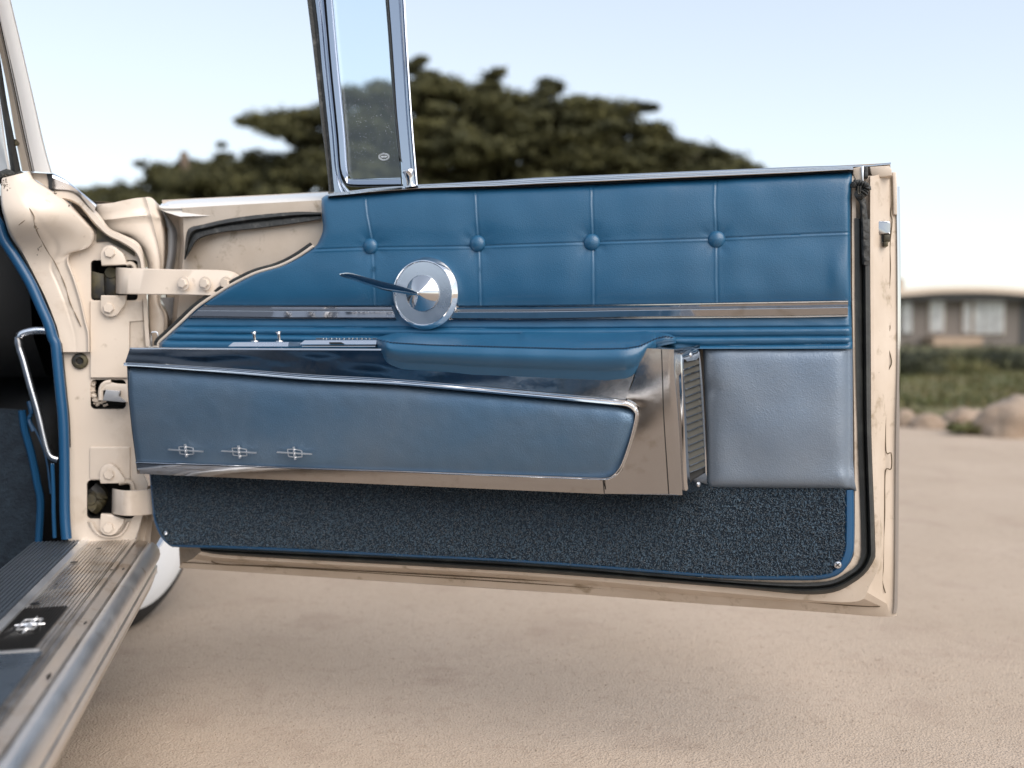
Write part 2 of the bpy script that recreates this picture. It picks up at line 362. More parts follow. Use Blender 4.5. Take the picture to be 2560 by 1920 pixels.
# door's front top ledge, sky reflection put into its pale colour
mb = MB(); 
lt = F('B', 1390, 385, 1500, 345, 2212, 305) + F('G', 400, 1588); lb = F('B', 1375, 392, 1500, 400, 2212, 375) + F('G', 345, 1645)
mb.loft([[D(x, y, -.105) for x, y in cr(lt, 40)], [D(x, y, -.072) for x, y in [(p[0], p[1] * .5 + q[1] * .5) for p, q in zip(cr(lt, 40), cr(lb, 40))]], [D(x, y, -.052) for x, y in cr(lb, 40)], [D(x, y + 5, -.050) for x, y in cr(lb, 40)], [D(x, y + 9, -.056) for x, y in cr(lb, 40)], [D(x, y + 9 + 17 * min(1, i_ / 5), -.056 + .016 * min(1, i_ / 5)) for i_, (x, y) in enumerate(cr(lb, 40))]])
sub('door_top_ledge', mb, M['skyledge'], ang=40)
# header between ledge and seal
# upper right corner pieces
mb = MB(); P_ = F('j', 290, 225, 430, 195, 432, 420, 405, 430, 345, 425, 290, 300); mb.prism([D(x, y, -.004) for x, y in P_], -ND * .035, .0015)
sub('corner_plate', mb, M['cream2'], ang=30)
mb = MB(); P_ = F('j', 402, 205, 438, 190, 436, 425, 420, 428); mb.prism([D(x, y, .000) for x, y in P_], -ND * .02, .001); sub('glass_run_end', mb, M['brushed'])
mb = MB(); P_ = F('j', 445, 205, 500, 205, 500, 350, 445, 350); mb.prism([D(x, y, -.012) for x, y in P_], -ND * .03, .002)
P_ = F('j', 450, 280, 495, 280, 492, 345, 450, 345); mb.prism([D(x, y, -.008) for x, y in P_], -ND * .01, .001); sub('rubber_stop', mb, M['rubber'])
mb = MB(); P_ = F('j', 430, 355, 520, 330, 520, 400, 480, 440, 430, 440); mb.prism([D(x, y, -.026) for x, y in P_], -ND * .01); sub('slot', mb, M['dark'])
mb = MB(); P_ = F('j', 520, 205, 790, 190, 825, 240, 830, 330, 700, 350, 560, 345, 535, 300)
mb.prism([D(x, y, -.030) for x, y in P_], -ND * .04, .002); sub('end_cap', mb, M['cream2'])
mb = MB(); P_ = F('j', 830, 280, 890, 275, 898, 470, 900, 870, 850, 860, 835, 340); mb.prism([D(x, y, -.058) for x, y in P_], -ND * .03, .0015); sub('skin_return', mb, M['cream'])
# latch
mb = MB(); P_ = cr(F('j', 570, 950, 770, 950, 800, 965, 805, 1000, 803, 1140), 20) + F('j', 575, 1145)
mb.prism([D(x, y, -.030) for x, y in P_], -ND * .03, .003); lat = sub('latch_plate', mb, M['console'])
mb = MB(); mb.prism([D(x, y, -.034) for x, y in F('j', 570, 1148, 805, 1135, 805, 1235, 570, 1250)], -ND * .02); sub('latch_slot', mb, M['black'])
mb = MB(); mb.prism([D(x, y, -.026) for x, y in F('j', 722, 1145, 800, 1140, 800, 1230, 722, 1235)], -ND * .02, .001); mb.prism([D(x, y, -.024) for x, y in F('j', 722, 1240, 775, 1238, 775, 1300, 722, 1302)], -ND * .02, .001)
sub('latch_pawl', mb, M['olive'])
def screw(px, py, off, r, parent, n=ND, m='brushed'):
    p = D(px, py, off); mb = MB(); mb.lathe(p - n * .001, n, [(r, 0), (r, .0006), (r * .82, .0022), (r * .4, .003), (0.0001, .0031)], 18)
    a = UD.copy(); b2_ = ZD.copy()
    o = mb.build('screw', M[m], parent)
    return o
def cross(px, py, off, r, parent, n=ND):
    p = D(px, py, off); mb = MB(); a = (UD + ZD).normalized(); b2_ = (ZD - UD).normalized()
    for d_ in (a, b2_):
        q = n.cross(d_); mb.box(p - d_ * r * .5 - q * r * .09, d_ * r, q * r * .18, n * .0006)
    return mb.build('screw_recess', M['black'], parent)
s_ = screw(*F('j', 645, 1275)[0], -.036, .006, door, m='cream')
s_ = screw(*F('Q', 645, 1368)[0], .010, .0062, door); cross(*F('Q', 645, 1368)[0], .0126, .008, door)
s_ = screw(*F('N', 253, 182)[0], .010, .0045, door)
# ---- belt moulding
bt = F('G', 400, 1612, 740, 1568, 1150, 1536, 1792, 1505) + F('H', 2212, 92) + F('I', 2212, 122) + F('j', 520, 183, 815, 155)
bb = F('G', 390, 1632, 740, 1600, 1150, 1568, 1792, 1552) + F('H', 2212, 148) + F('I', 2212, 168) + F('j', 250, 252, 290, 260)
ta = pl(bt, 120); ba = pl(bb, 120)
ba2 = [(x, float(np.interp(x, [p[0] for p in ba], [p[1] for p in ba]) if x < ba[-1][0] else np.interp(x, [ba[-1][0], 2227], [ba[-1][1], 420]))) for x, y in ta]
mb = MB(); prof = [(-.15, -.09), (0, -.088), (.02, -.052), (.10, -.050), (.14, -.042), (.20, -.030), (.22, -.034), (.27, -.034), (.29, -.018), (.50, -.011), (.52, -.015), (.57, -.015), (.59, .004), (.74, .0115), (.86, .011), (.94, .006), (1.0, -.006)]
kk = sum(1 for x, y in ta if x < 2133)
mb.loft([[D(ta[k][0], ta[k][1] * (1 - t) + ba2[k][1] * t, o_) for k in range(0, 120 if t < .22 else kk)] for t, o_ in prof[:6]])
mb.loft([[D(ta[k][0], ta[k][1] * (1 - t) + ba2[k][1] * t, o_) for k in range(0, kk)] for t, o_ in prof[5:]])
sub('belt_moulding', mb, M['chrome'], ang=25)
mb = MB(); mb.loft([[D(ta[k][0], ba2[k][1] + dy, o_) for k in range(0, kk)] for dy, o_ in ((-3, -.004), (1, .0035), (4, -.002))]); sub('belt_gasket', mb, M['rubber'])

# ---- upper leather panel with welts, seams and ribs
lb = F('H', 395, 236, 366, 258, 358, 300, 362, 400, 370, 480, 368, 545, 345, 610, 300, 680) + [(745, 645), (700, 667)] + F('B', 2212, 985, 2000, 1090, 1900, 1150, 1720, 1270, 1560, 1420, 1440, 1530, 1385, 1580) + [(398, 868)]
lbs = cr(lb, 200); lby = [p[1] for p in lbs]; lbx = [p[0] for p in lbs]
rx_ = yat([(430, 2133), (465, 2130), (500, 2126), (693, 2127), (844, 2130), (875, 2131)])
rxf = lambda y: float(np.interp(y, [430, 465, 500, 693, 844, 875], [2133, 2130, 2126, 2127, 2130, 2131]))
topy = yat(F('H', 390, 235, 1190, 168, 2212, 150) + F('I', 2212, 168) + F('J', 0, 182, 745, 148))
seams = [F('H', 735, 240, 735, 300, 745, 400, 765, 500, 785, 600, 790, 700, 795, 760, 800, 850, 805, 1000, 812, 1168),
         F('H', 1680, 185, 1690, 400, 1703, 580, 1710, 655, 1715, 740, 1720, 900, 1727, 1163), F('I', 560, 258, 558, 400, 568, 640, 570, 715, 572, 790, 575, 1183),
         F('I', 1540, 205, 1532, 400, 1542, 625, 1553, 693, 1545, 770, 1545, 1000, 1550, 1170)]
sx = [(np.array([p[1] for p in s]), np.array([p[0] for p in s])) for s in seams]
hs = F('H', 270, 709, 725, 692, 1640, 680, 2212, 660) + F('I', 500, 718, 1480, 688, 2212, 655) + F('J', 0, 672, 725, 645)
hx = np.array([p[0] for p in hs]); hy = np.array([p[1] for p in hs])
BT = [F('H', 787, 678)[0], F('H', 1710, 655)[0], F('I', 570, 715)[0], F('I', 1553, 693)[0]]
grv = [([443, 700, 1340, 2000, 2131], [817, 818, 822, 818, 817]), ([420, 700, 946, 1692, 2000, 2131], [833, 837, 839.6, 842.6, 840, 840]), ([400, 700, 1000, 1759, 2119, 2135], [851, 853, 858, 864, 859.5, 848])]
def upoff(x, y):
    o_ = .004
    yt = topy(x); dt_ = max(0, y - yt); o_ -= .020 * math.exp(-dt_ / 6.0) + .011 * math.exp(-dt_ / 34.)
    if y < 765:
        hl = float(np.interp(x, hx, hy)); dx = 1e9; sd_ = 0
        for yy, xx in sx:
            d_ = x - float(np.interp(y, yy, xx))
            if abs(d_) < abs(dx): dx = d_
        dh = y - hl
        puff = (1 - .22 * math.exp(-(dx / 45.) ** 2)) * (1 - .26 * math.exp(-(dh / 38.) ** 2)) * math.tanh(max(0, (764 - y)) / 30.)
        o_ += .0085 * puff
        o_ += .0010 * math.exp(-(dx / 1.9) ** 2) - .0010 * math.exp(-((dx - 4.5) / 2.2) ** 2)
        o_ += -.0014 * math.exp(-((dh + 1) / 1.9) ** 2) + .0007 * math.exp(-((dh - 3.4) / 2.4) ** 2)
        for bx, by in BT:
            r2 = (x - bx) ** 2 + (y - by) ** 2
            if r2 < 14000: o_ -= .0042 * math.exp(-r2 / 34. ** 2) + .0003 * math.sin(7 * math.atan2(y - by, x - bx) + bx) * math.exp(-((math.sqrt(r2) - 30) / 16.) ** 2)
        o_ += .0016 * noise.noise(Vector((x * .012, y * .012, 1)))
        o_ += .004 * math.exp(-((x - 2095) / 22.) ** 2 - ((y - 690) / 55.) ** 2)
    else:
        o_ += .012 * (y - 765) / 100.
        for gxx, gyy in grv:
            d_ = y - float(np.interp(x, gxx, gyy)); o_ += -.0034 * math.exp(-(d_ / 2.6) ** 2)
            o_ += .0035 * math.exp(-((d_ - 9) / 8.) ** 2)
        o_ += .0008 * noise.noise(Vector((x * .02, y * .05, 5)))
    return o_
NX, NY = 620, 210; rows = []
def panelgrid(y0f, y1f, NX, NY, offf, lxf, rxf, edge=.012):
    rows = []
    for j in range(NY):
        v = j / (NY - 1); row = []
        for i in range(NX):
            u = i / (NX - 1)
            # solve edges with a fixed row height per column
            x = 0; y = 0
            ym = y0f(1200) + (y1f(1200) - y0f(1200)) * v
            for _ in range(2):
                lx = lxf(ym); x = lx + (rxf(ym) - lx) * u; ym = y0f(x) + (y1f(x) - y0f(x)) * v
            y = ym; lx = lxf(y); x = lx + (rxf(y) - lx) * u
            ed = min(x - lx, rxf(y) - x)
            row.append(D(x, y, offf(x, y) - edge * math.exp(-ed / 4.)))
        rows.append(row)
    return rows
lxf = lambda y: float(np.interp(y, lby, lbx))
srt = np.argsort(lby); lby = list(np.array(lby)[srt]); lbx = list(np.array(lbx)[srt])
mb = MB(); mb.loft(panelgrid(topy, lambda x: 872, NX, NY, upoff, lxf, rxf)); sub('leather_panel', mb, M['leather'], ang=80)
# pale piping and black seal following the panel's curved front edge
crv = cr([p for p in lb[7:]], 70)
mb = MB(); mb.tube([D(x - 3, y - 2, .003) for x, y in crv], .0026, 8); sub('trim_piping', mb, M['cream'])
mb = MB(); mb.tube([D(x - 8, y - 5, -.006) for x, y in crv], .0046, 8); sub('edge_seal', mb, M['rubber'])
# buttons
for k, (bx, by) in enumerate(BT):
    tl_ = [(-.25, .06), (-.12, .02), (-.05, .02), (0, .0)][k]; nn = (ND - UD * (-tl_[0]) * -1 + ZD * tl_[1]).normalized() if 0 else (ND + UD * tl_[0] * 1.0 + ZD * tl_[1]).normalized()
    R0 = .0140
    mb = MB(); mb.lathe(D(bx, by, .0015), nn, [(R0 * .8, -.004), (R0 * .97, -.001), (R0, .002), (R0 * .95, .0048), (R0 * .8, .0078), (R0 * .55, .0102), (R0 * .28, .0115), (.0001, .012)], 32)
    sub('button', mb, M['leather'], ang=80)
# chrome strip, two lengths
def strip(topc, botc, ends):
    a, b2_ = pl(topc, 60), pl(botc, 60)
    prof = [(-.03, -.002), (0, .012), (.05, .0165), (.12, .0165), (.15, .0145), (.38, .0110), (.42, .0150), (.46, .0152), (.88, .0110), (.92, .0135), (.97, .0135), (1.0, .006), (1.02, -.002)]
    mb = MB(); rows = [[D(a[k][0] * (1 - t) + b2_[k][0] * t, a[k][1] * (1 - t) + b2_[k][1] * t, o_) for k in range(60)] for t, o_ in prof]
    mb.loft(rows)
    for k in (0, 59): 
        col = [r_[k] for r_ in rows]; mb.add(col, [tuple(t) for t in tessellate_polygon([col])])
    return sub('chrome_strip', mb, M['console'], ang=18)
strip(F('B', 1770, 1250) + F('H', 0, 1183, 955, 1183), F('B', 1625, 1365) + F('H', 0, 1308, 1008, 1312), 0)
strip(F('H', 1490, 1187, 2212, 1182) + F('I', 1130, 1195, 2212, 1175) + F('J', 703, 1180), F('H', 1455, 1318, 2212, 1320) + F('I', 1000, 1318, 2212, 1310) + F('J', 700, 1315), 0)
# escutcheon, hub and lever
nn = (ND - UD * .12).normalized(); ec = D(*F('H', 1236, 1082)[0], .024); Rr = .0600
mb = MB(); mb.lathe(ec - nn * .014, nn, [(Rr * .95, -.012), (Rr, .004), (Rr, .0075), (Rr * .985, .0092), (Rr * .905, .0160), (Rr * .885, .0164), (Rr * .872, .0158), (Rr * .868, .0140), (Rr * .85, .0138)], 96); esc = sub('escutcheon_ring', mb, M['bright'], ang=22)
mb = MB(); mb.lathe(ec - nn * .014, nn, [(Rr * .86, .0142), (Rr * .45, .0152), (.0001, .0152)], 64); sub('escutcheon_plate', mb, M['brushed'])
mb = MB(); hb = ec + nn * .001; mb.lathe(hb, nn, [(.0298, 0), (.0298, .003), (.0285, .0042), (.004, .0180), (.0025, .0188), (.0001, .0190)], 64); sub('hub_cone', mb, M['chrome'], ang=22)
ap = ec + nn * .024
mb = MB(); up_ = F('H', 515, 912, 600, 906, 760, 948, 900, 985, 1010, 1012, 1120, 1045, 1185, 1072); lo_ = F('H', 517, 926, 640, 962, 760, 1004, 900, 1045, 1040, 1070, 1120, 1082, 1190, 1092)
ua, la = cr(up_, 30), cr(lo_, 30)
hgtl = [.060 - .016 * (k / 29) for k in range(30)]
U_ = [D(*ua[k], hgtl[k] + .008) for k in range(30)]; Lw = [D(*la[k], hgtl[k] + .0078) for k in range(30)]
mb.loft([[p - ND * .006 for p in U_], U_, [a * .3 + b2_ * .7 + ND * .0004 for a, b2_ in zip(U_, Lw)], Lw, [p - ND * .003 - ZD * .0022 for p in Lw], [a * .5 + b2_ * .5 - ND * .011 for a, b2_ in zip(U_, Lw)], [p - ND * .006 for p in U_]])
for k in (0, 29):
    col = [U_[k] - ND * .006, U_[k], Lw[k], Lw[k] - ND * .003 - ZD * .0022, U_[k] * .5 + Lw[k] * .5 - ND * .011]; mb.add(col, [(0, 1, 2, 3, 4)])
sub('door_handle', mb, M['chrome'], ang=28)

# ---- armrest console
top_e = F('C', 1125, 238) + F('K', 2020, 225) + F('M', 300, 238, 425, 240)
z_t = None
umold = F('K', 42, 328, 300, 343, 900, 385, 1500, 430, 2212, 468) + F('L', 1330, 620, 1800, 664, 2000, 680, 2100, 690) 
def lerp(a, b, t): return tuple(np.array(a) * (1 - t) + np.array(b) * t)
cho = lambda x, y: .112 - .032 * max(0, ((y - 780) * 2.765 - 240) / 1020.) ** 2
OT, OM, OB = .1120, .1118, .086
A0 = pl([F('K', 80, 218)[0], F('K', 2020, 227)[0], F('M', 300, 250)[0]], 60); B0 = pl(umold, 60)
def console_face(pa, oa, pb, ob, n=6, bulge=0):
    return [[D(*lerp(pa[k], pb[k], j / (n - 1)), oa * (1 - j / (n - 1)) + ob * j / (n - 1) + bulge * math.sin(math.pi * j / (n - 1))) for k in range(len(pa))] for j in range(n)]
mb = MB()
bo_ = lambda k: OM + (cho(*F('M', 181, 600)[0]) - OM) * max(0, (k - 40) / 19.) ** 2
mb.loft([[D(*lerp(A0[k], B0[k], j / 7), OT * (1 - j / 7) + bo_(k) * j / 7 + (.0016 * noise.noise(Vector((k * .16, j * .3, 3))) * math.sin(math.pi * j / 7) if k < 56 else 0)) for k in range(60)] for j in range(8)])
# tray top surface (horizontal shelf back to the panel)
mb.loft([[D(x, y, OT) for x, y in A0], [D(x, y, OT) - ND * .095 for x, y in A0]])
# left end wall
le = [D(*F('K', 80, 218)[0], OT), D(*F('K', 42, 335)[0], OM), D(*F('K', 55, 370)[0], OM - .004), D(*F('K', 65, 600)[0], .106), D(*F('K', 90, 850)[0], .098), D(*F('K', 125, 1115)[0], OB), D(*F('K', 135, 1215)[0], OB)]
mb.loft([le, [p - ND * .085 + UD * .02 for p in le]])
# right-hand metal cheek: a patch between trim moulding and the bent corner
cor = [F('M', 497, 258)[0], F('M', 500, 420)[0], F('M', 520, 640)[0], F('M', 537, 900)[0], F('M', 556, 1266)[0]]
co = [cho(*p) for p in cor]
cora = cr([(x, y, o_ * 1e4) for (x, y), o_ in zip(cor, co)], 40)
inner = [F('M', 300, 250)[0], F('M', 262, 370)[0], F('M', 222, 500)[0], F('M', 181, 600)[0], F('M', 262, 650)[0], F('M', 274, 700)[0], F('M', 240, 850)[0], F('M', 165, 1070)[0], F('M', 130, 1120)[0], F('M', 80, 1155)[0], F('M', 30, 1168)[0], F('M', 34, 1256)[0]]
ino = [cho(*p) for p in inner]
ina = cr([(x, y, o_ * 1e4) for (x, y), o_ in zip(inner, ino)], 40)
rws = []
for t in np.linspace(0, 1, 9):
    rws.append([D(*lerp(ina[k][:2], cora[k][:2], t), (ina[k][2] * (1 - t) + cora[k][2] * t) * 1e-4 + .0012 * math.sin(math.pi * t) * math.sin(math.pi * k / 39)) for k in range(40)])
mb.loft(rws)
# end face turning back to the door
bk = [F('M', 690, 228)[0], F('M', 697, 420)[0], F('M', 705, 640)[0], F('M', 712, 900)[0], F('M', 722, 1210)[0]]; bka = cr([(x, y, 200.) for x, y in bk], 40)
mb.loft([[D(*c_[:2], c_[2] * 1e-4) for c_ in cora], [D(c_[0] + 5, c_[1], c_[2] * 1e-4 - .001) for c_ in cora], [D(*c_[:2], .022) for c_ in bka], [D(c_[0], c_[1], -.01) for c_ in bka]])
tp = F('M', 300, 250, 425, 240, 497, 258); mb.add([D(*F('M', 300, 250)[0], .112), D(*F('M', 497, 258)[0], .1115), D(*F('M', 690, 228)[0], .022), D(*F('M', 560, 215)[0], .02), D(*F('M', 425, 236)[0], .06)], [(0, 1, 2, 3, 4)])
# lower band
lt_ = F('K', 125, 1135, 900, 1160, 2212, 1203) + F('L', 700, 1285, 1920, 1330) + F('M', 30, 1166); lbn = F('K', 145, 1215, 900, 1247, 2212, 1305) + F('L', 700, 1385, 1930, 1438) + F('M', 34, 1258)
LTa, LBa = pl(lt_, 60), pl(lbn, 60)
mb.loft(console_face(LTa, .091, LBa, .079, 4, .002)); mb.loft([[D(x, y, .079) for x, y in LBa], [D(x, y, .079) - ND * .08 + ZD * .02 for x, y in LBa]])
botr = F('M', 34, 1258, 475, 1262, 556, 1268); mb.add([D(*botr[0], .080), D(*botr[1], .081), D(*botr[2], .080), D(*F('M', 722, 1212)[0], .022), D(*F('M', 300, 1220)[0], .01)], [(0, 1, 2, 3, 4)])
sub('console_body', mb, M['console'], ang=30)
# tray lip
mb = MB(); mb.tube([D(x, y + 2, OT + .001) for x, y in A0[:-6]], .0016, 6); sub('tray_lip', mb, M['chrome'])
# seam lines in the cheek
mb = MB(); mb.tube([D(x, y, cho(x, y) + .0012) for (x, y) in cr(F('M', 425, 258, 432, 440, 440, 700, 458, 1000, 475, 1258), 30)], .0008, 5)
mb.tube([D(x, y, .0925 - .0001 * (y - 1201)) for x, y in F('L', 1920, 1330, 1930, 1435)], .0007, 5); sub('cheek_seam', mb, M['black'])
# moulding round the padded panel
tr_o = F('K', 30, 333, 42, 333, 300, 346, 900, 385, 1500, 430, 2212, 470) + F('L', 1330, 624, 2000, 684) + F('M', 200, 612, 248, 640, 272, 685, 270, 725, 240, 850, 200, 980, 165, 1070, 130, 1120, 80, 1153, 20, 1163) + F('L', 1330, 1307, 700, 1284) + F('K', 2212, 1205, 900, 1158, 122, 1132)
tr_i = F('K', 26, 362, 52, 366, 300, 381, 900, 428, 1500, 478, 2212, 518) + F('L', 1330, 674, 2000, 738) + F('M', 175, 655, 215, 675, 240, 705, 238, 735, 212, 850, 175, 970, 140, 1060, 110, 1105, 70, 1136, 15, 1146) + F('L', 1330, 1290, 700, 1268) + F('K', 2212, 1192, 900, 1146, 120, 1116)
def of_t(i, n): 
    t = i / (n - 1); return float(np.interp(t, [0, .42, .46, .58, .62, 1], [.115, .1125, .110, .094, .0925, .0905]))
NT = 260; oa = cr(tr_o, NT); ia = cr(tr_i, NT)
mb = MB(); rr_ = []
for t, o_ in ((-.02, -.006), (.02, .002), (.10, .0042), (.22, .0042), (.36, .0008), (.52, .0005), (.66, .0038), (.84, .0040), (.95, .0010), (1.0, -.006)):
    rr_.append([D(*lerp(oa[k], ia[k], t), of_t(k, NT) + o_) for k in range(NT)])
mb.loft(rr_); sub('panel_moulding', mb, M['bright'], ang=50)
# padded leather panel
tpp = pl(F('K', 52, 366, 300, 381, 900, 428, 1500, 478, 2212, 518) + F('L', 1330, 674, 2000, 738) + F('M', 215, 675), 160)
bpp = pl(F('K', 128, 1122, 900, 1152, 2212, 1197) + F('L', 700, 1275, 1330, 1297, 1960, 1318), 160)
rows = []; NB = 70
rightx = lambda t: lerp(F('M', 232, 690)[0], F('M', 75, 1145)[0], t)
for j in range(NB):
    v = j / (NB - 1); row = []
    for k in range(160):
        u = k / 159
        L_ = np.interp(v, [0, .3, .62, 1], [317.4, 320.5, 328.5, 340.5]); 
        Ry = lerp(tpp[-1], bpp[-1], v); rxm = np.interp(v, [0, .06, .2, .5, .8, .93, 1], [1575, 1584, 1584, 1570, 1552, 1540, 1518])
        x = L_ + (rxm - L_) * u; yT = np.interp(x, [p[0] for p in tpp], [p[1] for p in tpp]); yB = np.interp(x, [p[0] for p in bpp], [p[1] for p in bpp])
        if v < .08: yT += 0
        y = yT + (yB - yT) * v
        o_ = .108 * (1 - v) + .0885 * v + .010 * (math.sin(math.pi * min(1, max(0, v))) ** .5) * (min(1, (1 - u) * 40) ** .5) - .010 * math.exp(-v * 15) 
        o_ += .0006 * noise.noise(Vector((x * .03, y * .03, 7)))
        row.append(D(x, y, o_ - .010 * math.exp(-u * 400)))
    rows.append(row)
mb = MB(); mb.loft(rows); sub('padded_panel', mb, M['leather3'], ang=80)
# emblems
def emblem(parent, cpx, off, name='emblem', s=1.08):
    cx, cy = cpx; mb = MB()
    P3 = lambda x, y, o_: D(cx + x * s, cy + y * s + x * s * .03, off + o_)
    def bar(x0, y0, x1, y1, w, h=.0018, o0=.002):
        a, b2_ = P3(x0, y0, o0), P3(x1, y1, o0); d_ = (b2_ - a).normalized(); q = ND.cross(d_).normalized() * w * PXM
        q2 = q * .75; hN = ND * h; mb.loft([[a - q, b2_ - q], [a - q2 + hN, b2_ - q2 + hN], [a + q2 + hN, b2_ + q2 + hN], [a + q, b2_ + q]]); mb.add([a - q, a - q2 + hN, a + q2 + hN, a + q, b2_ - q, b2_ - q2 + hN, b2_ + q2 + hN, b2_ + q], [(0, 1, 2, 3), (4, 5, 6, 7)])
    bar(-40, -1, 0, 0, 1.9, .004, .0015); bar(0, 0, 40, 1, 1.9, .004, .0015)
    bar(-1.5, -15, 0, 0, 1.7, .005, .0015); bar(0, 0, 2.5, 15, 1.7, .005, .0015)
    bar(-17, -8, -1, -9, 1.4); bar(-1, -9, 16, -6, 1.4); bar(-14, 8, 1, 9.5, 1.4); bar(1, 9.5, 17, 8, 1.4); bar(-17, -8, -14, 8, 1.2); bar(16, -6, 17, 8, 1.2)
    return mb.build(name, M['badge'], parent, smooth=False)
for q in (F('l', 268, 152), F('l', 1043, 172), F('l', 1848, 190)): emblem(door, q[0], .1035)
# switch plates on the tray
def tplate(f0, f1, yb, yt, off, dep, slope, name, m):
    a, b2_ = D(f0, yb, off), D(f1, yb, off); hz = (yb - yt) * PXM * 1.12
    mb = MB(); c_ = UD * .006; d_ = -ND * slope
    bot = [a, b2_, b2_ - ND * dep, a - ND * dep]; tp_ = [a + c_ + d_ + ZD * hz, b2_ - c_ * .3 + d_ + ZD * hz, b2_ - c_ * .3 - ND * dep + ZD * hz, a + c_ - ND * dep + ZD * hz]
    mb.loft([bot, tp_], True); mb.add(tp_, [(0, 1, 2, 3)]); sub(name, mb, m, smooth=False); return tp_
k_ = F('k', 160, 348, 950, 300); tplate(k_[0][0], k_[1][0], k_[0][1], k_[1][1], .092, .055, .006, 'switch_plate', M['brushed'])
for q, w in ((F('k', 515, 285)[0], 26), (F('k', 838, 285)[0], 26)):
    mb = MB(); p = D(*q, .065); mb.cyl(p, ZD, .0075, .007, .0014, 20); sub('toggle_collar', mb, M['chrome'])
    mb = MB(); t0 = p + ZD * .001; lean = -UD * .0022 if w else 0
    mb.lathe(t0, (ZD - UD * .12).normalized(), [(.0022, 0), (.0024, .004), (.0030, .011), (.0034, .013), (.0050, .0148), (.0052, .0158), (.0001, .0162)], 20); sub('toggle_switch', mb, M['chrome'], ang=40)
k_ = F('k', 1120, 345, 2110, 332); tplate(k_[0][0], k_[1][0], k_[0][1] + 0, k_[1][1], .094, .060, .002, 'switch_base', M['black'])
k_ = F('k', 1100, 320, 2110, 275); tplate(k_[0][0], k_[1][0], k_[0][1], k_[1][1], .092, .055, .006, 'window_switch_plate', M['brushed'])
mb = MB(); q = F('k', 1135, 348, 2100, 348); mb.tube([D(*q[0], .0955), D(*q[1], .0955)], .0010, 6); sub('switch_trim', mb, M['chrome'])
mb = MB(); q = F('k', 1490, 292, 1680, 312); mb.prism([D(q[0][0], q[0][1], .0925), D(q[1][0] - 8, q[0][1], .0925), D(q[1][0], q[1][1], .0945), D(q[0][0], q[1][1], .0945)], -ND * .004); sub('switch_slot', mb, M['black'], smooth=False)
for k in range(14):
    x0 = 1315 + k * 57; w = [80, 45, 30, 40, 48, 30, 34, 40, 34, 32, 42, 38, 30, 100][k]
    a = D(*F('k', x0, 258)[0], .070); mb = MB(); mb.box(a, UD * (w * .00013), -ND * .006, ZD * .0026); o = sub('switch_button', mb, M['chrome'], bevel=.0005)
# armrest pad
stc = F('L', 128, 212, 170, 222, 240, 240, 560, 258, 1050, 272, 1700, 290, 2000, 288) + F('I', 200, 1545, 830, 1550, 950, 1530, 1080, 1470, 1150, 1455, 1232, 1468)
tpc = F('L', 128, 205, 200, 180, 300, 157, 560, 170, 900, 175, 1600, 165) + F('I', 0, 1415, 700, 1425, 1000, 1412, 1180, 1438, 1232, 1465)
btc = F('L', 126, 240, 130, 290, 150, 340, 190, 390, 260, 430, 340, 458, 600, 470, 900, 495, 1500, 520, 1950, 540, 2100, 525, 2170, 500) + F('M', 210, 455, 262, 418, 300, 350, 330, 290, 370, 252, 450, 228, 524, 214)
fs, ft, fb = yat(stc), yat(tpc), yat(btc)
cc_ = lambda t: math.sqrt(max(0, 1 - (1 - min(1, max(0, t))) ** 2))
padE = lambda x: cc_((x - 938.5) / 34.) * (.30 + .70 * cc_((1640 - x) / 90.)) * cc_((1694 - x) / 40.)
xs = np.r_[np.linspace(939.8, 985, 26), np.linspace(990, 1560, 60), np.linspace(1563, 1689.5, 50)]
rows = []
for x in xs:
    ys, yt, yb = fs(x), ft(x), fb(x); yb = max(yb, ys + 3)
    e = padE(x)
    wv = .0015 * noise.noise(Vector((x * .012, 0, 4)))
    fo = .05 + .078 * e; 
    pr = []
    for t in np.linspace(0, 1, 12): pr.append((yt * (1 - t) + ys * t, .012 + (fo - .012) * t + .004 * math.sin(math.pi * t) * 0, .0012 * math.sin(math.pi * t)))
    pr.append((ys + .8, fo - .0012, 0)); 
    for t in np.linspace(.03, 1, 22):
        pr.append((ys + (yb - ys) * t, fo + .0065 * e * math.sin(math.pi * min(1, t * 1.4)) ** .7 * (1 if t < .715 else 0) - .026 * e * max(0, t - .25) ** 1.6, 0))
    pr.append((yb - 1, .05, 0))
    rows.append([D(x, y, o_ + wv * (1 if i_ > 3 else 0)) + ZD * z_ for i_, (y, o_, z_) in enumerate(pr)])
mb = MB(); mb.loft(rows); 
for r_ in (rows[0], rows[-1]): mb.add(r_, [tuple(t) for t in tessellate_polygon([r_])])
sub('armrest_pad', mb, M['leather'], ang=50)
mb = MB()
sti = pl([(x, fs(x)) for x in xs[2:-2]], 96)
for k in range(95):
    a, b2_ = sti[k], sti[k + 1]; c_ = lerp(a, b2_, .68); fo = .05 + .078 * padE(a[0]) + .0016 + .0015 * noise.noise(Vector((a[0] * .012, 0, 4)))
    mb.tube([D(a[0], a[1] + 1.5, fo), D(c_[0], c_[1] - .5, fo)], .0010, 5)
sub('stitching', mb, M['thread'])['kind'] = 'stuff'
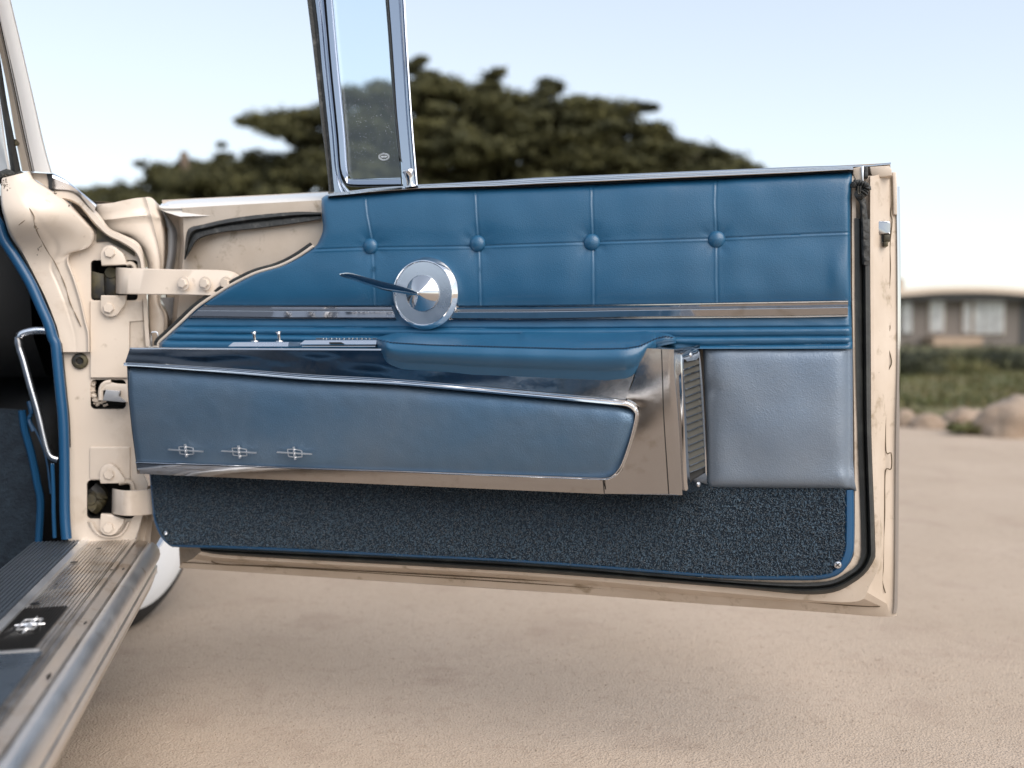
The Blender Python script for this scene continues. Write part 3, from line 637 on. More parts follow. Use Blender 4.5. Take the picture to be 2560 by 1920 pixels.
# louvre grille on the console's end
g_o = cr(F('M', 535, 330, 548, 285, 600, 260, 640, 258, 662, 285, 690, 640, 712, 1180, 690, 1215, 612, 1245, 590, 1240, 572, 1190, 550, 760), 60, True)
def eoff(x, y):                              # depth of the end face at a photo point
    yy = [F('M', 0, v)[0][1] for v in (258, 1266)]; t = (y - yy[0]) / (yy[1] - yy[0])
    xa = F('M', 497 + 59 * t, 0)[0][0]; xb = F('M', 690 + 32 * t, 0)[0][0]; w = (x - xa) / (xb - xa)
    return cho(x, y) * (1 - w) + .022 * w
EN = None
p0, p1, p2 = D(*F('M', 530, 300)[0], eoff(*F('M', 530, 300)[0])), D(*F('M', 670, 300)[0], eoff(*F('M', 670, 300)[0])), D(*F('M', 560, 1200)[0], eoff(*F('M', 560, 1200)[0]))
EN = (p1 - p0).cross(p2 - p0).normalized(); EN = EN if EN.dot(ND) > 0 else -EN
def Ep(fx, fy, o_=0): x, y = F('M', fx, fy)[0]; return D(x, y, eoff(x, y)) + EN * o_
def Epp(x, y, o_=0): return D(x, y, eoff(x, y)) + EN * o_
g_in = cr(F('M', 552, 352, 575, 342, 652, 330, 660, 345, 685, 760, 703, 1095, 695, 1112, 610, 1162, 596, 1150, 572, 760), 60, True)
g_in = g_in[:]; 
# align starts
def near(ps, q): return min(range(len(ps)), key=lambda i: (ps[i][0] - q[0]) ** 2 + (ps[i][1] - q[1]) ** 2)
i0 = near(g_in, g_o[0]); g_in = g_in[i0:] + g_in[:i0]
ctr = F('M', 625, 740)[0]
mb = MB()
R = [[Epp(x, y, -.002) for x, y in g_o], [Epp(x, y, .0055) for x, y in g_o], [Epp(*lerp(a, ctr, .03), .0072) for a in g_o], [Epp(*lerp(a, b2_, .75), .0064) for a, b2_ in zip(g_o, g_in)], [Epp(*b2_, .0062) for b2_ in g_in], [Epp(*b2_, .0012) for b2_ in g_in]]
mb.loft([r_ + [r_[0]] for r_ in R]); gri = sub('vent_grille_frame', mb, M['chrome'], ang=35)
mb = MB(); q_ = [Epp(*b2_, .0016) for b2_ in g_in]; mb.add(q_, [tuple(t) for t in tessellate_polygon([q_])]); sub('vent_recess', mb, M['dark'])
yl = [398, 440, 489, 535, 584, 630, 678, 727, 775, 823, 872, 920, 968, 1015, 1062, 1108]
for k, y in enumerate(yl):
    t = k / 15; xl = 553 + 42 * t; xr = 660 + 42 * t; yr = y - 36 - 8 * t
    mb = MB(); a, b2_ = Ep(xl, y, .0060), Ep(xr, yr, .0060)
    a2, b3 = Ep(xl, y - 38, .0020), Ep(xr, yr - 38, .0020); th_ = ZD * .0012
    mb.loft([[a, b2_], [a + th_, b2_ + th_], [a2 + th_, b3 + th_], [a2, b3], [a, b2_]]); nf_ = len(mb.F); mb.tube([a + EN * .0003, b2_ + EN * .0003], .0008, 5); o = sub('louvre_slat', mb, M['slat'], smooth=False); o.data.materials.append(M['chrome'])
    for f_ in list(o.data.polygons)[nf_:]: f_.material_index = 1
for fx, fy in ((600, 297), (656, 1190)):
    mb = MB(); p = Ep(fx, fy, .0066); mb.lathe(p, EN, [(.0042, 0), (.0040, .001), (.0025, .002), (.0001, .0022)], 16); sub('screw', mb, M['brushed'])
# square leather panel beside the grille
lT = F('M', 712, 240, 900, 234, 1450, 236, 1650, 226, 1700, 215, 1745, 185); lB = F('M', 760, 1220, 1200, 1224, 1650, 1228, 1720, 1232, 1772, 1240)
lTa, lBa = pl(lT, 90), pl(lB, 90); rows = []
for j in range(80):
    v = j / 79; row = []
    Lx = F('M', float(np.interp(v, [0, .3, .6, .95, 1], [712, 722, 735, 738, 760])), 0)[0][0]; Rx = F('M', float(np.interp(v, [0, .3, .8, .93, 1], [1745, 1747, 1750, 1760, 1774])), 0)[0][0]
    for k in range(90):
        u = k / 89; x = Lx + (Rx - Lx) * u; yT = np.interp(x, [p[0] for p in lT], [p[1] for p in lT]); yB = np.interp(x, [p[0] for p in lB], [p[1] for p in lB]); y = yT + (yB - yT) * v
        fl = F('M', 1722, 0)[0][0]
        e = math.tanh((x - Lx) / 26.) * math.tanh(v / .045) * math.tanh((1 - v) / .038) * math.tanh(max(0, (fl - x)) / 20.) + .35 * math.sin(math.pi * u) * math.sin(math.pi * v)
        o_ = .006 + .015 * max(0, e) + .0022 * noise.noise(Vector((x * .009, y * .009, 12))) * e
        cd = math.hypot(x - F('M', 1700, 0)[0][0], (y - F('M', 0, 1150)[0][1])); o_ += .004 * math.exp(-(cd / 22.) ** 2)
        rr = .004 * math.exp(-((x - Lx) ** 2 / 900. + (v - .3) ** 2 * 300)) 
        row.append(D(x, y, o_ - rr - .012 * math.exp(-u * 200) - .012 * math.exp(-v * 160) - .014 * math.exp(-(1 - v) * 160)))
    rows.append(row)
mb = MB(); mb.loft(rows); sub('leather_side_panel', mb, M['leather2'], ang=80)

# ---- carpeted lower panel
oc = F('n', 1180, 120, 1225, 700, 1260, 850, 1310, 960, 1380, 1060, 1460, 1130, 1540, 1150) + F('N', 700, 276, 1600, 318, 2212, 348) + F('O', 700, 512, 1150, 547, 1500, 556, 1680, 550, 1780, 512, 1840, 420, 1850, 300, 1848, 55)
ic = F('n', 1200, 120, 1262, 700, 1300, 830, 1350, 960, 1400, 1040, 1470, 1100, 1540, 1118) + F('N', 700, 255, 1600, 300, 2212, 330) + F('O', 700, 492, 1150, 525, 1500, 528, 1670, 522, 1740, 492, 1788, 400, 1796, 300, 1798, 55)
ocs, ics = cr(oc, 140), cr(ic, 140)
mb = MB()
mb.loft([[D(*lerp(a, b2_, t), o_) for a, b2_ in zip(ocs, ics)] for t, o_ in ((0, -.02), (0, -.004), (.12, .003), (.4, .0065), (.8, .007), (1, .003))]); sub('panel_piping', mb, M['piping'], ang=60)
cpo = [D(*p, .004) for p in ics] + [D(2105, 1200, .004), D(1200, 1150, .004), D(379, 1150, .004)]
mb = MB(); mb.prism(cpo, -ND * .006); sub('carpet_backing', mb, M['carpetb'])
# carpet pile, thousands of short tufts
from mathutils.geometry import intersect_point_tri_2d
poly = np.array([(p[0], p[1]) for p in ics] + [(2105, 1200), (1200, 1150), (379, 1150)])
def inpoly(px, py, poly):
    x0, y0 = poly[:, 0], poly[:, 1]; x1, y1 = np.roll(x0, -1), np.roll(y0, -1); ins = np.zeros(len(px), bool)
    for a, b2_, c_, d_ in zip(x0, y0, x1, y1):
        cnd = ((b2_ > py) != (d_ > py)) & (px < (c_ - a) * (py - b2_) / ((d_ - b2_) + 1e-12) + a); ins ^= cnd
    return ins
NT_ = 62000; tx = 379 + rng.random(NT_) * 1740; ty = 1150 + rng.random(NT_) * 310; k = inpoly(tx, ty, poly) & (ty > 1178); tx, ty = tx[k], ty[k]
P = np.array([D(a, b2_, .003) for a, b2_ in zip(tx, ty)]); n_ = len(P)
cl = np.array([noise.noise(Vector((a / 9., b2_ / 14., 0))) for a, b2_ in zip(tx, ty)]); ln = .0042 + .003 * rng.random(n_) + .002 * cl; dr = np.array(ND)[None, :] * .7 + np.array(UD)[None, :] * (rng.normal(0, .3, n_) + .45 * cl)[:, None] + np.array(ZD)[None, :] * ((rng.normal(-.15, .3, n_) + .5 * cl)[:, None])
wd = (np.array(UD)[None, :] * rng.normal(0, 1, n_)[:, None] + np.array(ZD)[None, :] * rng.normal(0, .5, n_)[:, None]); wd /= np.linalg.norm(wd, axis=1)[:, None]; wd *= (.0007 + .0006 * rng.random(n_))[:, None]
VV = np.stack([P - wd, P + wd, P + wd * .6 + dr * ln[:, None], P - wd * .6 + dr * ln[:, None]], 1).reshape(-1, 3); FF = np.arange(n_ * 4).reshape(-1, 4)
npmesh('carpet_pile', VV, FF, M['carpet'], door, kind='stuff')

# ---- vent window standing on the belt (frame plane 3 cm behind the trim)
WO = -.030
def W_(x, y, o=0): return D(x, y, WO + o)
def band(name, La, Lb, prof, m, n=40, ang=14):
    a, b2_ = cr(La, n), cr(Lb, n); mb = MB()
    mb.loft([[W_(*lerp(a[k], b2_[k], t), o_) for k in range(n)] for t, o_ in prof]); return sub(name, mb, m, ang=ang)
# all of it runs on above the frame, leaning with the windscreen pillar
def ext(p, n=330): (x0, y0), (x1, y1) = p[0], p[1]; t = n / (y1 - y0); return [(x0 - (x1 - x0) * t, y0 - n)] + p
ro = ext(F('G', 225, 0, 268, 350, 310, 720, 348, 1070, 384, 1350, 408, 1592)); ri = ext(F('G', 292, 0, 322, 260, 350, 560, 400, 1040, 430, 1350, 448, 1592))
band('glass_seal', ro, ri, [(0, -.03), (0, .006), (.12, .010), (.5, .008 ), (.9, .012), (1, .004)], M['oldrubber'])
A1 = ext(F('G', 288, 0, 318, 250, 345, 560, 396, 1040, 425, 1350, 445, 1600)); A2 = ext(F('G', 362, 0, 388, 300, 415, 600, 465, 1100, 490, 1400, 525, 1520, 580, 1585))
band('frame_channel', A1, A2, [(0, -.02), (0, .010), (.06, .0135), (.42, .0135), (.46, .009), (.60, .009), (.64, .0150), (.72, .0160), (.80, .0160), (.9, .012), (1, .012), (1, -.02)], M['steel'], 60)
A3 = ext(F('G', 360, 0, 385, 300, 412, 600, 462, 1100, 488, 1400, 530, 1520, 600, 1550, 1010, 1546)); A4 = ext(F('G', 382, 0, 405, 300, 432, 600, 482, 1100, 505, 1400, 545, 1505, 600, 1530, 1010, 1528))
band('vent_gap_seal', A3, A4, [(0, .0), (.2, .004), (.8, .004), (1, .0)], M['black'], 60)
A5 = ext(F('G', 378, 0, 402, 300, 428, 600, 478, 1100, 502, 1400, 545, 1500, 600, 1532, 1005, 1530)); A6 = ext(F('G', 440, 0, 462, 250, 490, 560, 540, 1080, 562, 1400, 575, 1470, 600, 1484, 1002, 1476))
band('vent_frame', A5, A6, [(0, -.01), (0, .012), (.07, .0165), (.10, .0168), (.70, .0150), (.73, .010), (.86, .010), (.90, .0125), (.96, .0125), (1, .008), (1, -.006)], M['steel'], 70)
B1 = ext(F('G', 876, 0, 900, 300, 918, 560, 945, 900, 962, 1100, 985, 1300, 1005, 1345)); B2 = ext(F('G', 902, 0, 925, 300, 942, 560, 965, 900, 985, 1100, 1003, 1280, 1010, 1340))
band('vent_rear_seal', B1, B2, [(0, -.006), (0, .014), (.5, .017), (1, .012)], M['rubber'])
B3 = ext(F('G', 898, 0, 922, 300, 940, 560, 962, 900, 980, 1100, 1002, 1340, 1016, 1555)); B4 = ext(F('G', 1036, 0, 1052, 300, 1068, 560, 1090, 900, 1108, 1150, 1125, 1350, 1142, 1552))
band('division_bar', B3, B4, [(0, -.015), (0, .010), (.05, .0138), (.62, .0125), (.66, .008), (.69, .008), (.72, .015), (.80, .0160), (.84, .014), (.87, .004), (.91, .004), (.93, .012), (1, .011), (1, -.015)], M['steel'], 50, 14)
# the pane
pg = ext(F('G', 430, 0, 480, 600, 530, 1080, 560, 1440, 600, 1480)) + F('G', 1004, 1480, 985, 1300, 950, 900) + [(ext(F('G', 890, 0, 930, 560))[0])]
mb = MB(); mb.prism([W_(x, y, .006) for x, y in pg], -ND * .004); sub('vent_glass', mb, M['glass'], smooth=False)
# etched oval maker's mark on the pane
mb = MB(); oc_ = F('G', 862, 1300)[0]
for rx2, ry2 in ((13, 8.6), (10.8, 6.6)): mb.tube([W_(oc_[0] + rx2 * math.cos(t), oc_[1] + ry2 * math.sin(t), .0064) for t in np.linspace(0, 2 * math.pi, 40)[:-1]], .00035, 4, closed=True)
for dx, h_ in ((-6, 3), (-3.2, 4), (0, 3.2), (3, 4.2), (6, 3)):
    mb.tube([W_(oc_[0] + dx - .8, oc_[1] + h_ * .7, .0064), W_(oc_[0] + dx + .8, oc_[1] - h_ * .7, .0064)], .0004, 4)
mb.tube([W_(oc_[0] - 8, oc_[1] + .5, .0064), W_(oc_[0] + 8, oc_[1] - 1.2, .0064)], .0003, 4)
sub('glass_mark', mb, M['ink'])
# dust specks on the pane
mb = MB()
for _ in range(420):
    t = random.random() ** .8; y = F('G', 0, 760 + 600 * t)[0][1]; x = F('G', 540 + 60 * t + 390 * random.random() * (1 - .1 * t), 0)[0][0]
    if x > F('G', 930 + 40 * t, 0)[0][0]: continue
    p = W_(x, y, .0062); r_ = .00012 + .00035 * random.random() ** 3
    mb.add([p - UD * r_, p - ZD * r_, p + UD * r_, p + ZD * r_], [(0, 1, 2, 3)])
sub('dust_specks', mb, M['ink'], smooth=False)['kind'] = 'stuff'
# lock knob
kb = W_(*F('G', 1090, 1548)[0], .020); kt = W_(*F('G', 1066, 1412)[0], .022)
ax = (kt - kb); mb = MB(); hk = ax.length; mb.lathe(kb, ax, [(.0115, -.001), (.0110, .001), (.0072, .002), (.0068, hk * .5), (.0085, hk * .82), (.0112, hk * .93), (.0108, hk), (.006, hk * 1.04), (.0001, hk * 1.045)], 28)
sub('vent_catch_knob', mb, M['chrome'], ang=40)

# ---------------------------------------------------------------- CAR BODY (parts)
def part(name, mb, m, **kw): return mb.build(name, m, car, **kw)
JG = 1.93
def rrect(fr, x0, y0, x1, y1, r, n=5):
    P = []
    for cx, cy, a0 in ((x1 - r, y0 + r, -90), (x1 - r, y1 - r, 0), (x0 + r, y1 - r, 90), (x0 + r, y0 + r, 180)):
        for k in range(n): a = math.radians(a0 + 90 * k / (n - 1)); P.append((cx + r * math.cos(a), cy + r * math.sin(a)))
    ox, oy, s = FR[fr]; return [(ox + x / s, oy + y / s) for x, y in P]
# hinge pillar face with its three real openings
outer = F('B', 560, 740, 640, 700, 780, 640, 1000, 640, 1180, 780, 1260, 1000) + F('c', 945, 700, 960, 1100) + F('C', 1200, 900, 1240, 1330, 1280, 1420) + F('n', 1150, 330, 1090, 700, 1000, 1000, 870, 1250, 838, 1700) + F('n', 60, 1200, 66, 400, 62, 20) + F('C', 560, 700, 520, 200) + F('B', 470, 1400, 500, 1000)
h1 = rrect('B', 785, 865, 1190, 1212, 30); h2 = rrect('C', 782, 515, 1088, 770, 40); h3 = rrect('n', 315, 222, 975, 758, 60)
pil = MB(); pil.plate([Hp(x, y, JG) for x, y in outer], [[Hp(x, y, JG) for x, y in h] for h in (h1, h2, h3)], CD * .004)
# raised field between the openings, step lines
fld = F('B', 780, 1215, 1235, 1215, 1240, 1390, 1120, 1400) + F('C', 1120, 230, 1100, 500, 780, 500)
pil.prism([Hp(x, y, JG - .004) for x, y in fld], CD * .004, .002)
fld2 = rrect('C', 775, 1095, 1125, 1378, 14); pil.prism([Hp(x, y, JG - .003) for x, y in fld2], CD * .003, .002)
hp = part('hinge_pillar', pil, M['cream'], ang=30)
# recess behind the openings
for hh in (h1, h2, h3):
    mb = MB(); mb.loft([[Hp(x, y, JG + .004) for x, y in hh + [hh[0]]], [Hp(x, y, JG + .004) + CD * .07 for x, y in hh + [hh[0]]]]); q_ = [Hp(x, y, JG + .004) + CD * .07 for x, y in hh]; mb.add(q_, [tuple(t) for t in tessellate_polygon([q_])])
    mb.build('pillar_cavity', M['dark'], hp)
mb = MB(); mb.prism([Hp(x, y, JG + .012) for x, y in F('B', 790, 960, 900, 985, 905, 1200, 790, 1200)], CD * .01, .002); mb.build('hinge_casting', M['olive'], hp)
mb = MB(); mb.prism([Hp(x, y, JG + .02) for x, y in F('B', 905, 985, 1000, 985, 1000, 1165, 905, 1165)], CD * .01, .002); mb.cyl(Hp(*F('B', 960, 975)[0], JG + .021), -CD, .012, .010, .006, 14); mb.build('hinge_casting', M['olive'], hp)
mb = MB(); mb.tube([Hp(x, y, JG + .03) for x, y in cr(F('n', 380, 330, 470, 420, 440, 520, 360, 600), 14)], .018, 8); mb.cyl(Hp(*F('n', 380, 480)[0], JG + .02), -CD, .014, .010, .01, 14); mb.build('hinge_casting', M['olive'], hp)
# bulged cowl side and the windscreen pillar foot
Lc = F('a', 20, 420, 5, 560, 10, 760, 30, 920, 75, 1080, 130, 1260, 210, 1420, 330, 1610) + F('B', 290, 1000, 390, 1200, 470, 1400, 500, 1500, 525, 1659)
Rc = F('a', 500, 300, 560, 440, 830, 610, 1080, 790, 1270, 980, 1440, 1160, 1530, 1270, 1530, 1400, 1440, 1520, 1180, 1590) + F('B', 600, 860, 650, 1000, 710, 1200, 755, 1400, 780, 1500, 782, 1659)
LA, RA = cr(Lc, 60), cr(Rc, 60)
def cg(u, v):                                # forward position of the bulge surface
    b_ = .060 * math.exp(-((v - .24) / (.22 if v < .24 else .15)) ** 2) * math.sin(math.pi * min(1, .3 + u * .62)) ** .8 + .03 * math.exp(-((v) / .25) ** 2)
    g_ = 1.915 - b_ + .0015 * math.exp(-((u - .42 - .1 * v) / .035) ** 2) * math.exp(-((v - .55) / .3) ** 2)
    g_ -= .006 * math.exp(-((u - .93) / .04) ** 2) * min(1, max(0, (v - .45) / .12))
    return g_ + .0025 * noise.noise(Vector((u * 3, v * 5, 2))) * .4
rows = []
for k in range(60):
    v = k / 59; xl = LA[k]; xr = RA[k]
    rows.append([Hp(*lerp(xl, xr, t), cg(t, v) + (.03 if t in (0,) else 0) * 1 + (.05 * max(0, t - .97) / .03)) for t in np.linspace(0, 1, 40)])
mb = MB(); mb.loft(rows); mb.loft([rows[0], [p + CD * .05 for p in rows[0]]]); cowl = part('cowl_side', mb, M['cream'], ang=60)
# body seam and chips in the cowl
mb = MB(); q_ = cr(F('a', 430, 840, 500, 950, 545, 1040, 540, 1110, 600, 1290, 700, 1480, 780, 1620) + F('B', 480, 900, 560, 1080, 600, 1220, 640, 1310, 700, 1440), 60)
def on_cowl(x, y):
    v = float(np.interp(y, [p[1] for p in LA], np.linspace(0, 1, 60))); i_ = v * 59; xl = float(np.interp(i_, range(60), [p[0] for p in LA])); xr = float(np.interp(y, *(lambda o: ([RA[i][1] for i in o], [RA[i][0] for i in o]))(list(range(60))))) if 0 else float(np.interp(i_, range(60), [p[0] for p in RA]))
    return cg(min(1, max(0, (x - xl) / (xr - xl))), v)
mb.tube([Hp(x, y, on_cowl(x, y) - .002) for x, y in q_], [.0004 + .0007 * abs(math.sin(i * .37)) for i in range(60)], 5)
mb.tube([Hp(x, y, on_cowl(x, y) - .003) for x, y in F('a', 295, 1168, 350, 1125, 400, 1088)], [.0004, .0010, .0004], 5)
mb.build('body_seam', mat('old sealer', (.16, .12, .08), .8), cowl)
mb = MB()
for (fx, fy, n_s, sp_) in ((85, 500, 46, 55), (170, 570, 16, 28), (560, 1200, 14, 40), (880, 640, 10, 22), (620, 1560, 10, 60), (1130, 820, 8, 30)):
    for _ in range(n_s):
        qx, qy = F('a', random.gauss(fx, sp_ * .55), random.gauss(fy, sp_))[0]
        if qx < float(np.interp(qy, [p[1] for p in LA], [p[0] for p in LA])) + 1.5: continue
        rr0 = random.uniform(.6, 2.4); nn_ = random.randint(5, 7)
        mb.add([Hp(qx + rr0 * random.uniform(.4, 1.3) * math.cos(6.283 * k / nn_), qy + rr0 * random.uniform(.4, 1.3) * math.sin(6.283 * k / nn_), on_cowl(qx, qy) - .0015) for k in range(nn_)], [tuple(range(nn_))])
mb.build('paint_chips', mat('bare primer', (.10, .085, .065), .8), cowl, smooth=False, kind='stuff')
# clamp, dirt-stained upper flange and dark notch under the pillar
mb = MB(); mb.prism([Hp(x, y, 1.895) for x, y in F('a', 515, 330, 840, 345, 830, 600, 770, 580, 640, 490, 540, 425, 515, 390)], CD * .02); mb.build('pillar_notch', M['cream2'], cowl)
mb = MB(); mb.prism([Hp(x, y, 1.892) for x, y in F('a', 740, 345, 840, 345, 828, 605, 775, 585, 770, 470)], CD * .02); mb.build('notch_gap', M['black'], cowl)
# bright cowl trim sloping to the fender
T1 = F('a', 835, 335, 940, 385, 1060, 455, 1200, 560, 1370, 700, 1540, 840); T2 = F('a', 832, 585, 920, 595, 1100, 610, 1240, 670, 1340, 780, 1500, 960)
a, b2_ = cr(T1, 30), cr(T2, 30); mb = MB(); mb.loft([[Hp(*lerp(a[k], b2_[k], t), 1.90 + go) for k in range(30)] for t, go in ((0, .08), (0, .0), (.12, -.008), (.3, -.010), (.34, -.004), (1, .004), (1.02, .03))]); part('cowl_trim', mb, M['brushed'], ang=25)
# lip running from the notch down to the hinge opening
T1 = F('a', 850, 612, 1100, 618, 1240, 680, 1380, 830) + F('b', 250, 430, 400, 620, 560, 700, 760, 800, 850, 920, 900, 1165); T2 = F('a', 860, 728, 1000, 762, 1150, 800) + F('b', 20, 340, 200, 560, 375, 715, 560, 810, 740, 930, 815, 1040, 835, 1165)
a, b2_ = cr(T1, 60), cr(T2, 60); mb = MB(); mb.loft([[Hp(*lerp(a[k], b2_[k], t), 1.91 + go) for k in range(60)] for t, go in ((-.15, .012), (0, .0), (.2, -.007), (.8, -.007), (1, -.001), (1, .02))]); part('fender_lip', mb, M['cream'], ang=40)
mb = MB(); mb.prism([Hp(x, y, 1.926) for x, y in F('b', 0, 310, 380, 715, 760, 930, 750, 1000, 600, 905, 380, 790, 225, 800, 230, 620, 120, 480)], CD * .02); mb.build('panel_gap', M['olive'], cowl)
# fender rear end
Lf = F('b', 235, 278, 235, 400, 330, 560, 430, 660, 640, 720, 820, 850, 900, 1000, 940, 1170) ; Lf += F('c', 935, 60, 950, 400, 975, 700)
Rf = F('b', 1075, 275, 1110, 320, 1150, 420, 1185, 560, 1198, 700, 1195, 850, 1185, 1000, 1170, 1170); Rf += F('c', 1120, 60, 1220, 280, 1200, 560, 1110, 700)
a, b2_ = cr(Lf, 60), cr(Rf, 60); tf = yat(F('b', 235, 278, 330, 272, 450, 262, 600, 228, 750, 200, 950, 180, 1000, 195, 1075, 275))
rows = []
for k in range(60):
    v = k / 59; row = []
    for t in np.linspace(0, 1, 30):
        x, y = lerp(a[k], b2_[k], t)
        y += (tf(x) - F('b', 0, 278)[0][1]) * math.exp(-v * 9)
        g_ = 1.955 - .018 * math.sin(math.pi * t) ** .6 * (1 - .3 * v) - .006 * math.exp(-((t - .80) / .03) ** 2) + .05 * max(0, (t - .93)) / .07 - .006 * math.exp(-((v - .10) / .02) ** 2)
        row.append(Hp(x, y, g_))
    rows.append(row)
mb = MB(); mb.loft(rows); mb.loft([[r_[-1] for r_ in rows], [r_[-1] + CD * .12 for r_ in rows]]); mb.loft([rows[0], [p + CD * .3 + RD * .0 for p in rows[0]]]); part('front_fender', mb, M['cream'], ang=50)
# inner face of fender edge seen through the gap, and its dark throat
a, b2_ = cr(F('b', 1110, 320, 1180, 500, 1215, 700, 1215, 950, 1180, 1180), 24), cr(F('b', 1140, 320, 1290, 480, 1420, 640, 1400, 900, 1340, 1190), 24)
mb = MB(); mb.loft([[Hp(*lerp(a[k], b2_[k], t), 1.985 + .05 * t - .02 * math.sin(math.pi * t)) for k in range(24)] for t in np.linspace(0, 1, 8)]); part('door_gap_panel', mb, M['steelblue'], ang=60)
mb = MB(); mb.prism([Hp(x, y, 2.03) for x, y in F('b', 1120, 300, 1290, 320, 1420, 560, 1430, 650, 1420, 1300) + F('c', 1320, 60, 1320, 420, 1150, 700, 1110, 700, 1200, 300)], CD * .01); part('fender_throat', mb, M['olive'])
a, b2_ = cr(F('c', 1105, 20, 1190, 180, 1230, 330, 1200, 440), 14), cr(F('c', 1320, 20, 1320, 180, 1320, 330, 1250, 440), 14)
mb = MB(); mb.loft([[Hp(*lerp(a[k], b2_[k], t), 1.98 + .03 * t) for k in range(14)] for t in np.linspace(0, 1, 5)]); part('inner_edge', mb, M['steelblue'])
# vertical pillar flange and the return beyond it
a, b2_ = cr(F('c', 865, 40, 880, 350, 905, 700), 16), cr(F('c', 930, 40, 945, 350, 972, 700), 16)
mb = MB(); mb.loft([[Hp(*lerp(a[k], b2_[k], t), 1.918 + go) for k in range(16)] for t, go in ((0, .03), (0, .004), (.1, 0), (.9, 0), (1, .004), (1, .03))]); part('pillar_flange', mb, M['cream'], ang=30)
mb = MB(); mb.prism([Hp(x, y, 1.927) for x, y in rrect('c', 698, 350, 880, 900, 20)], CD * .002); part('pillar_recess', mb, M['cream2'])
mb = MB(); mb.tube([Hp(x, y, 1.93) for x, y in cr(F('c', 990, 690, 985, 520, 1020, 498, 1065, 505, 1085, 600, 1095, 660), 24)], .0016, 6); part('wire_clip', mb, M['brushed'])
# lower flange / fender behind the bottom hinge
a, b2_ = cr(F('n', 1080, 300, 1090, 620, 1040, 900, 960, 1150, 860, 1300, 830, 1420, 810, 1650), 30), cr(F('n', 1240, 300, 1230, 700, 1200, 1000, 1200, 1150, 1230, 1180, 1150, 1380, 1010, 1659), 30)
mb = MB(); mb.loft([[Hp(*lerp(a[k], b2_[k], t), 1.945 - .10 * (k / 29) ** 2 + .03 * math.sin(math.pi * t) + .006 * noise.noise(Vector((t * 4, k * .3, 0)))) for k in range(30)] for t in np.linspace(0, 1, 12)]); part('rocker_corner', mb, M['cream2'], ang=60)
a, b2_ = cr(F('n', 1160, 1020, 1250, 700, 1280, 600), 12), cr(F('n', 1240, 1180, 1340, 1000, 1400, 900), 12)
mb = MB(); mb.loft([[Hp(*lerp(a[k], b2_[k], t), 1.99) for k in range(12)] for t in np.linspace(0, 1, 4)]); part('rocker_flange', mb, M['cream'])
# ---- hinges
def bolt(p, ax, r, parent, m='cream', wash=True):
    mb = MB()
    if wash: mb.cyl(p, ax, r * 1.45, r * 1.42, .0018, 24)
    a = ax.orthogonal().normalized(); mb.lathe(p + ax * .0018, ax, [(r, 0), (r, .0045), (r * .9, .0058), (.0001, .006)], 6); mb.build('bolt', M[m], parent, ang=25)
def bracket(fr, pts, g, bx, by, name='hinge_bracket'):
    mb = MB(); mb.prism([Hp(x, y, g) for x, y in cr(F(fr, *pts), 40, True)] if 0 else [Hp(x, y, g) for x, y in F(fr, *pts)], CD * .009, .0022)
    o = part(name, mb, M['cream'], ang=30); bolt(Hp(*F(fr, bx, by)[0], g), -CD, .0095, o)
def arcp(cx, cy, r, a0, a1, n=12): return [v for k in range(n) for v in (cx + r * math.cos(math.radians(a0 + (a1 - a0) * k / (n - 1))), cy + r * math.sin(math.radians(a0 + (a1 - a0) * k / (n - 1))))]
bracket('b', arcp(420, 990, 140, 180, 320) + [600, 960, 640, 1060, 640, 1120, 300, 1130, 288, 1060], 1.915, 415, 950)
bracket('c', [290, -10, 640, -10, 632, 100] + arcp(425, 145, 145, 30, 175), 1.915, 400, 165)
bracket('n', arcp(625, 130, 132, 185, 325) + [800, 140, 845, 215, 840, 265, 505, 270, 492, 200], 1.915, 625, 140)
bracket('n', [510, 690, 640, 695, 835, 760, 825, 820] + arcp(630, 850, 138, 40, 180), 1.915, 615, 878)
a, b2_ = cr(F('n', 320, 800, 380, 920, 500, 1010, 640, 1035, 780, 1010, 880, 900, 930, 790), 30), cr(F('n', 420, 800, 460, 900, 540, 965, 640, 985, 740, 960, 810, 890, 850, 810), 30)
mb = MB(); mb.loft([[Hp(*lerp(a[k], b2_[k], t), 1.929 - go) for k in range(30)] for t, go in ((0, -.001), (.3, .007), (.6, .007), (1, .0))]); part('hinge_seat', mb, M['cream'], ang=60)
# upper hinge arm: wraps out of the opening and runs to the door
def arm(top, bot, gs, name):
    a, b2_ = cr([(x, y, g_ * 1e3) for (x, y), g_ in zip(top, gs)], 40), cr([(x, y, g_ * 1e3) for (x, y), g_ in zip(bot, gs)], 40)
    fr_ = [[Hp(p[0], p[1], p[2] * 1e-3) for p in a], [Hp(p[0], p[1] + 2, p[2] * 1e-3 - .002) for p in a], [Hp(p[0], p[1] - 2, p[2] * 1e-3 - .002) for p in b2_], [Hp(p[0], p[1], p[2] * 1e-3) for p in b2_], [Hp(p[0], p[1], p[2] * 1e-3 + .008) for p in b2_], [Hp(p[0], p[1], p[2] * 1e-3 + .008) for p in a]]
    mb = MB(); mb.loft(fr_ + [fr_[0]]); mb.add([r_[0] for r_ in fr_], [tuple(range(6))]); mb.add([r_[-1] for r_ in fr_], [tuple(range(6))]); return part(name, mb, M['cream'], ang=50)
ha = arm(F('b', 495, 1152, 560, 1156, 700, 1162, 1000, 1172, 1340, 1180) + F('B', 1960, 955, 2095, 1015), F('b', 495, 1512, 560, 1520, 700, 1525, 1000, 1530, 1340, 1532) + F('B', 1800, 1172, 1870, 1173), [1.925, 1.895, 1.882, 1.868, 1.862, 1.842, 1.836], 'hinge_arm')
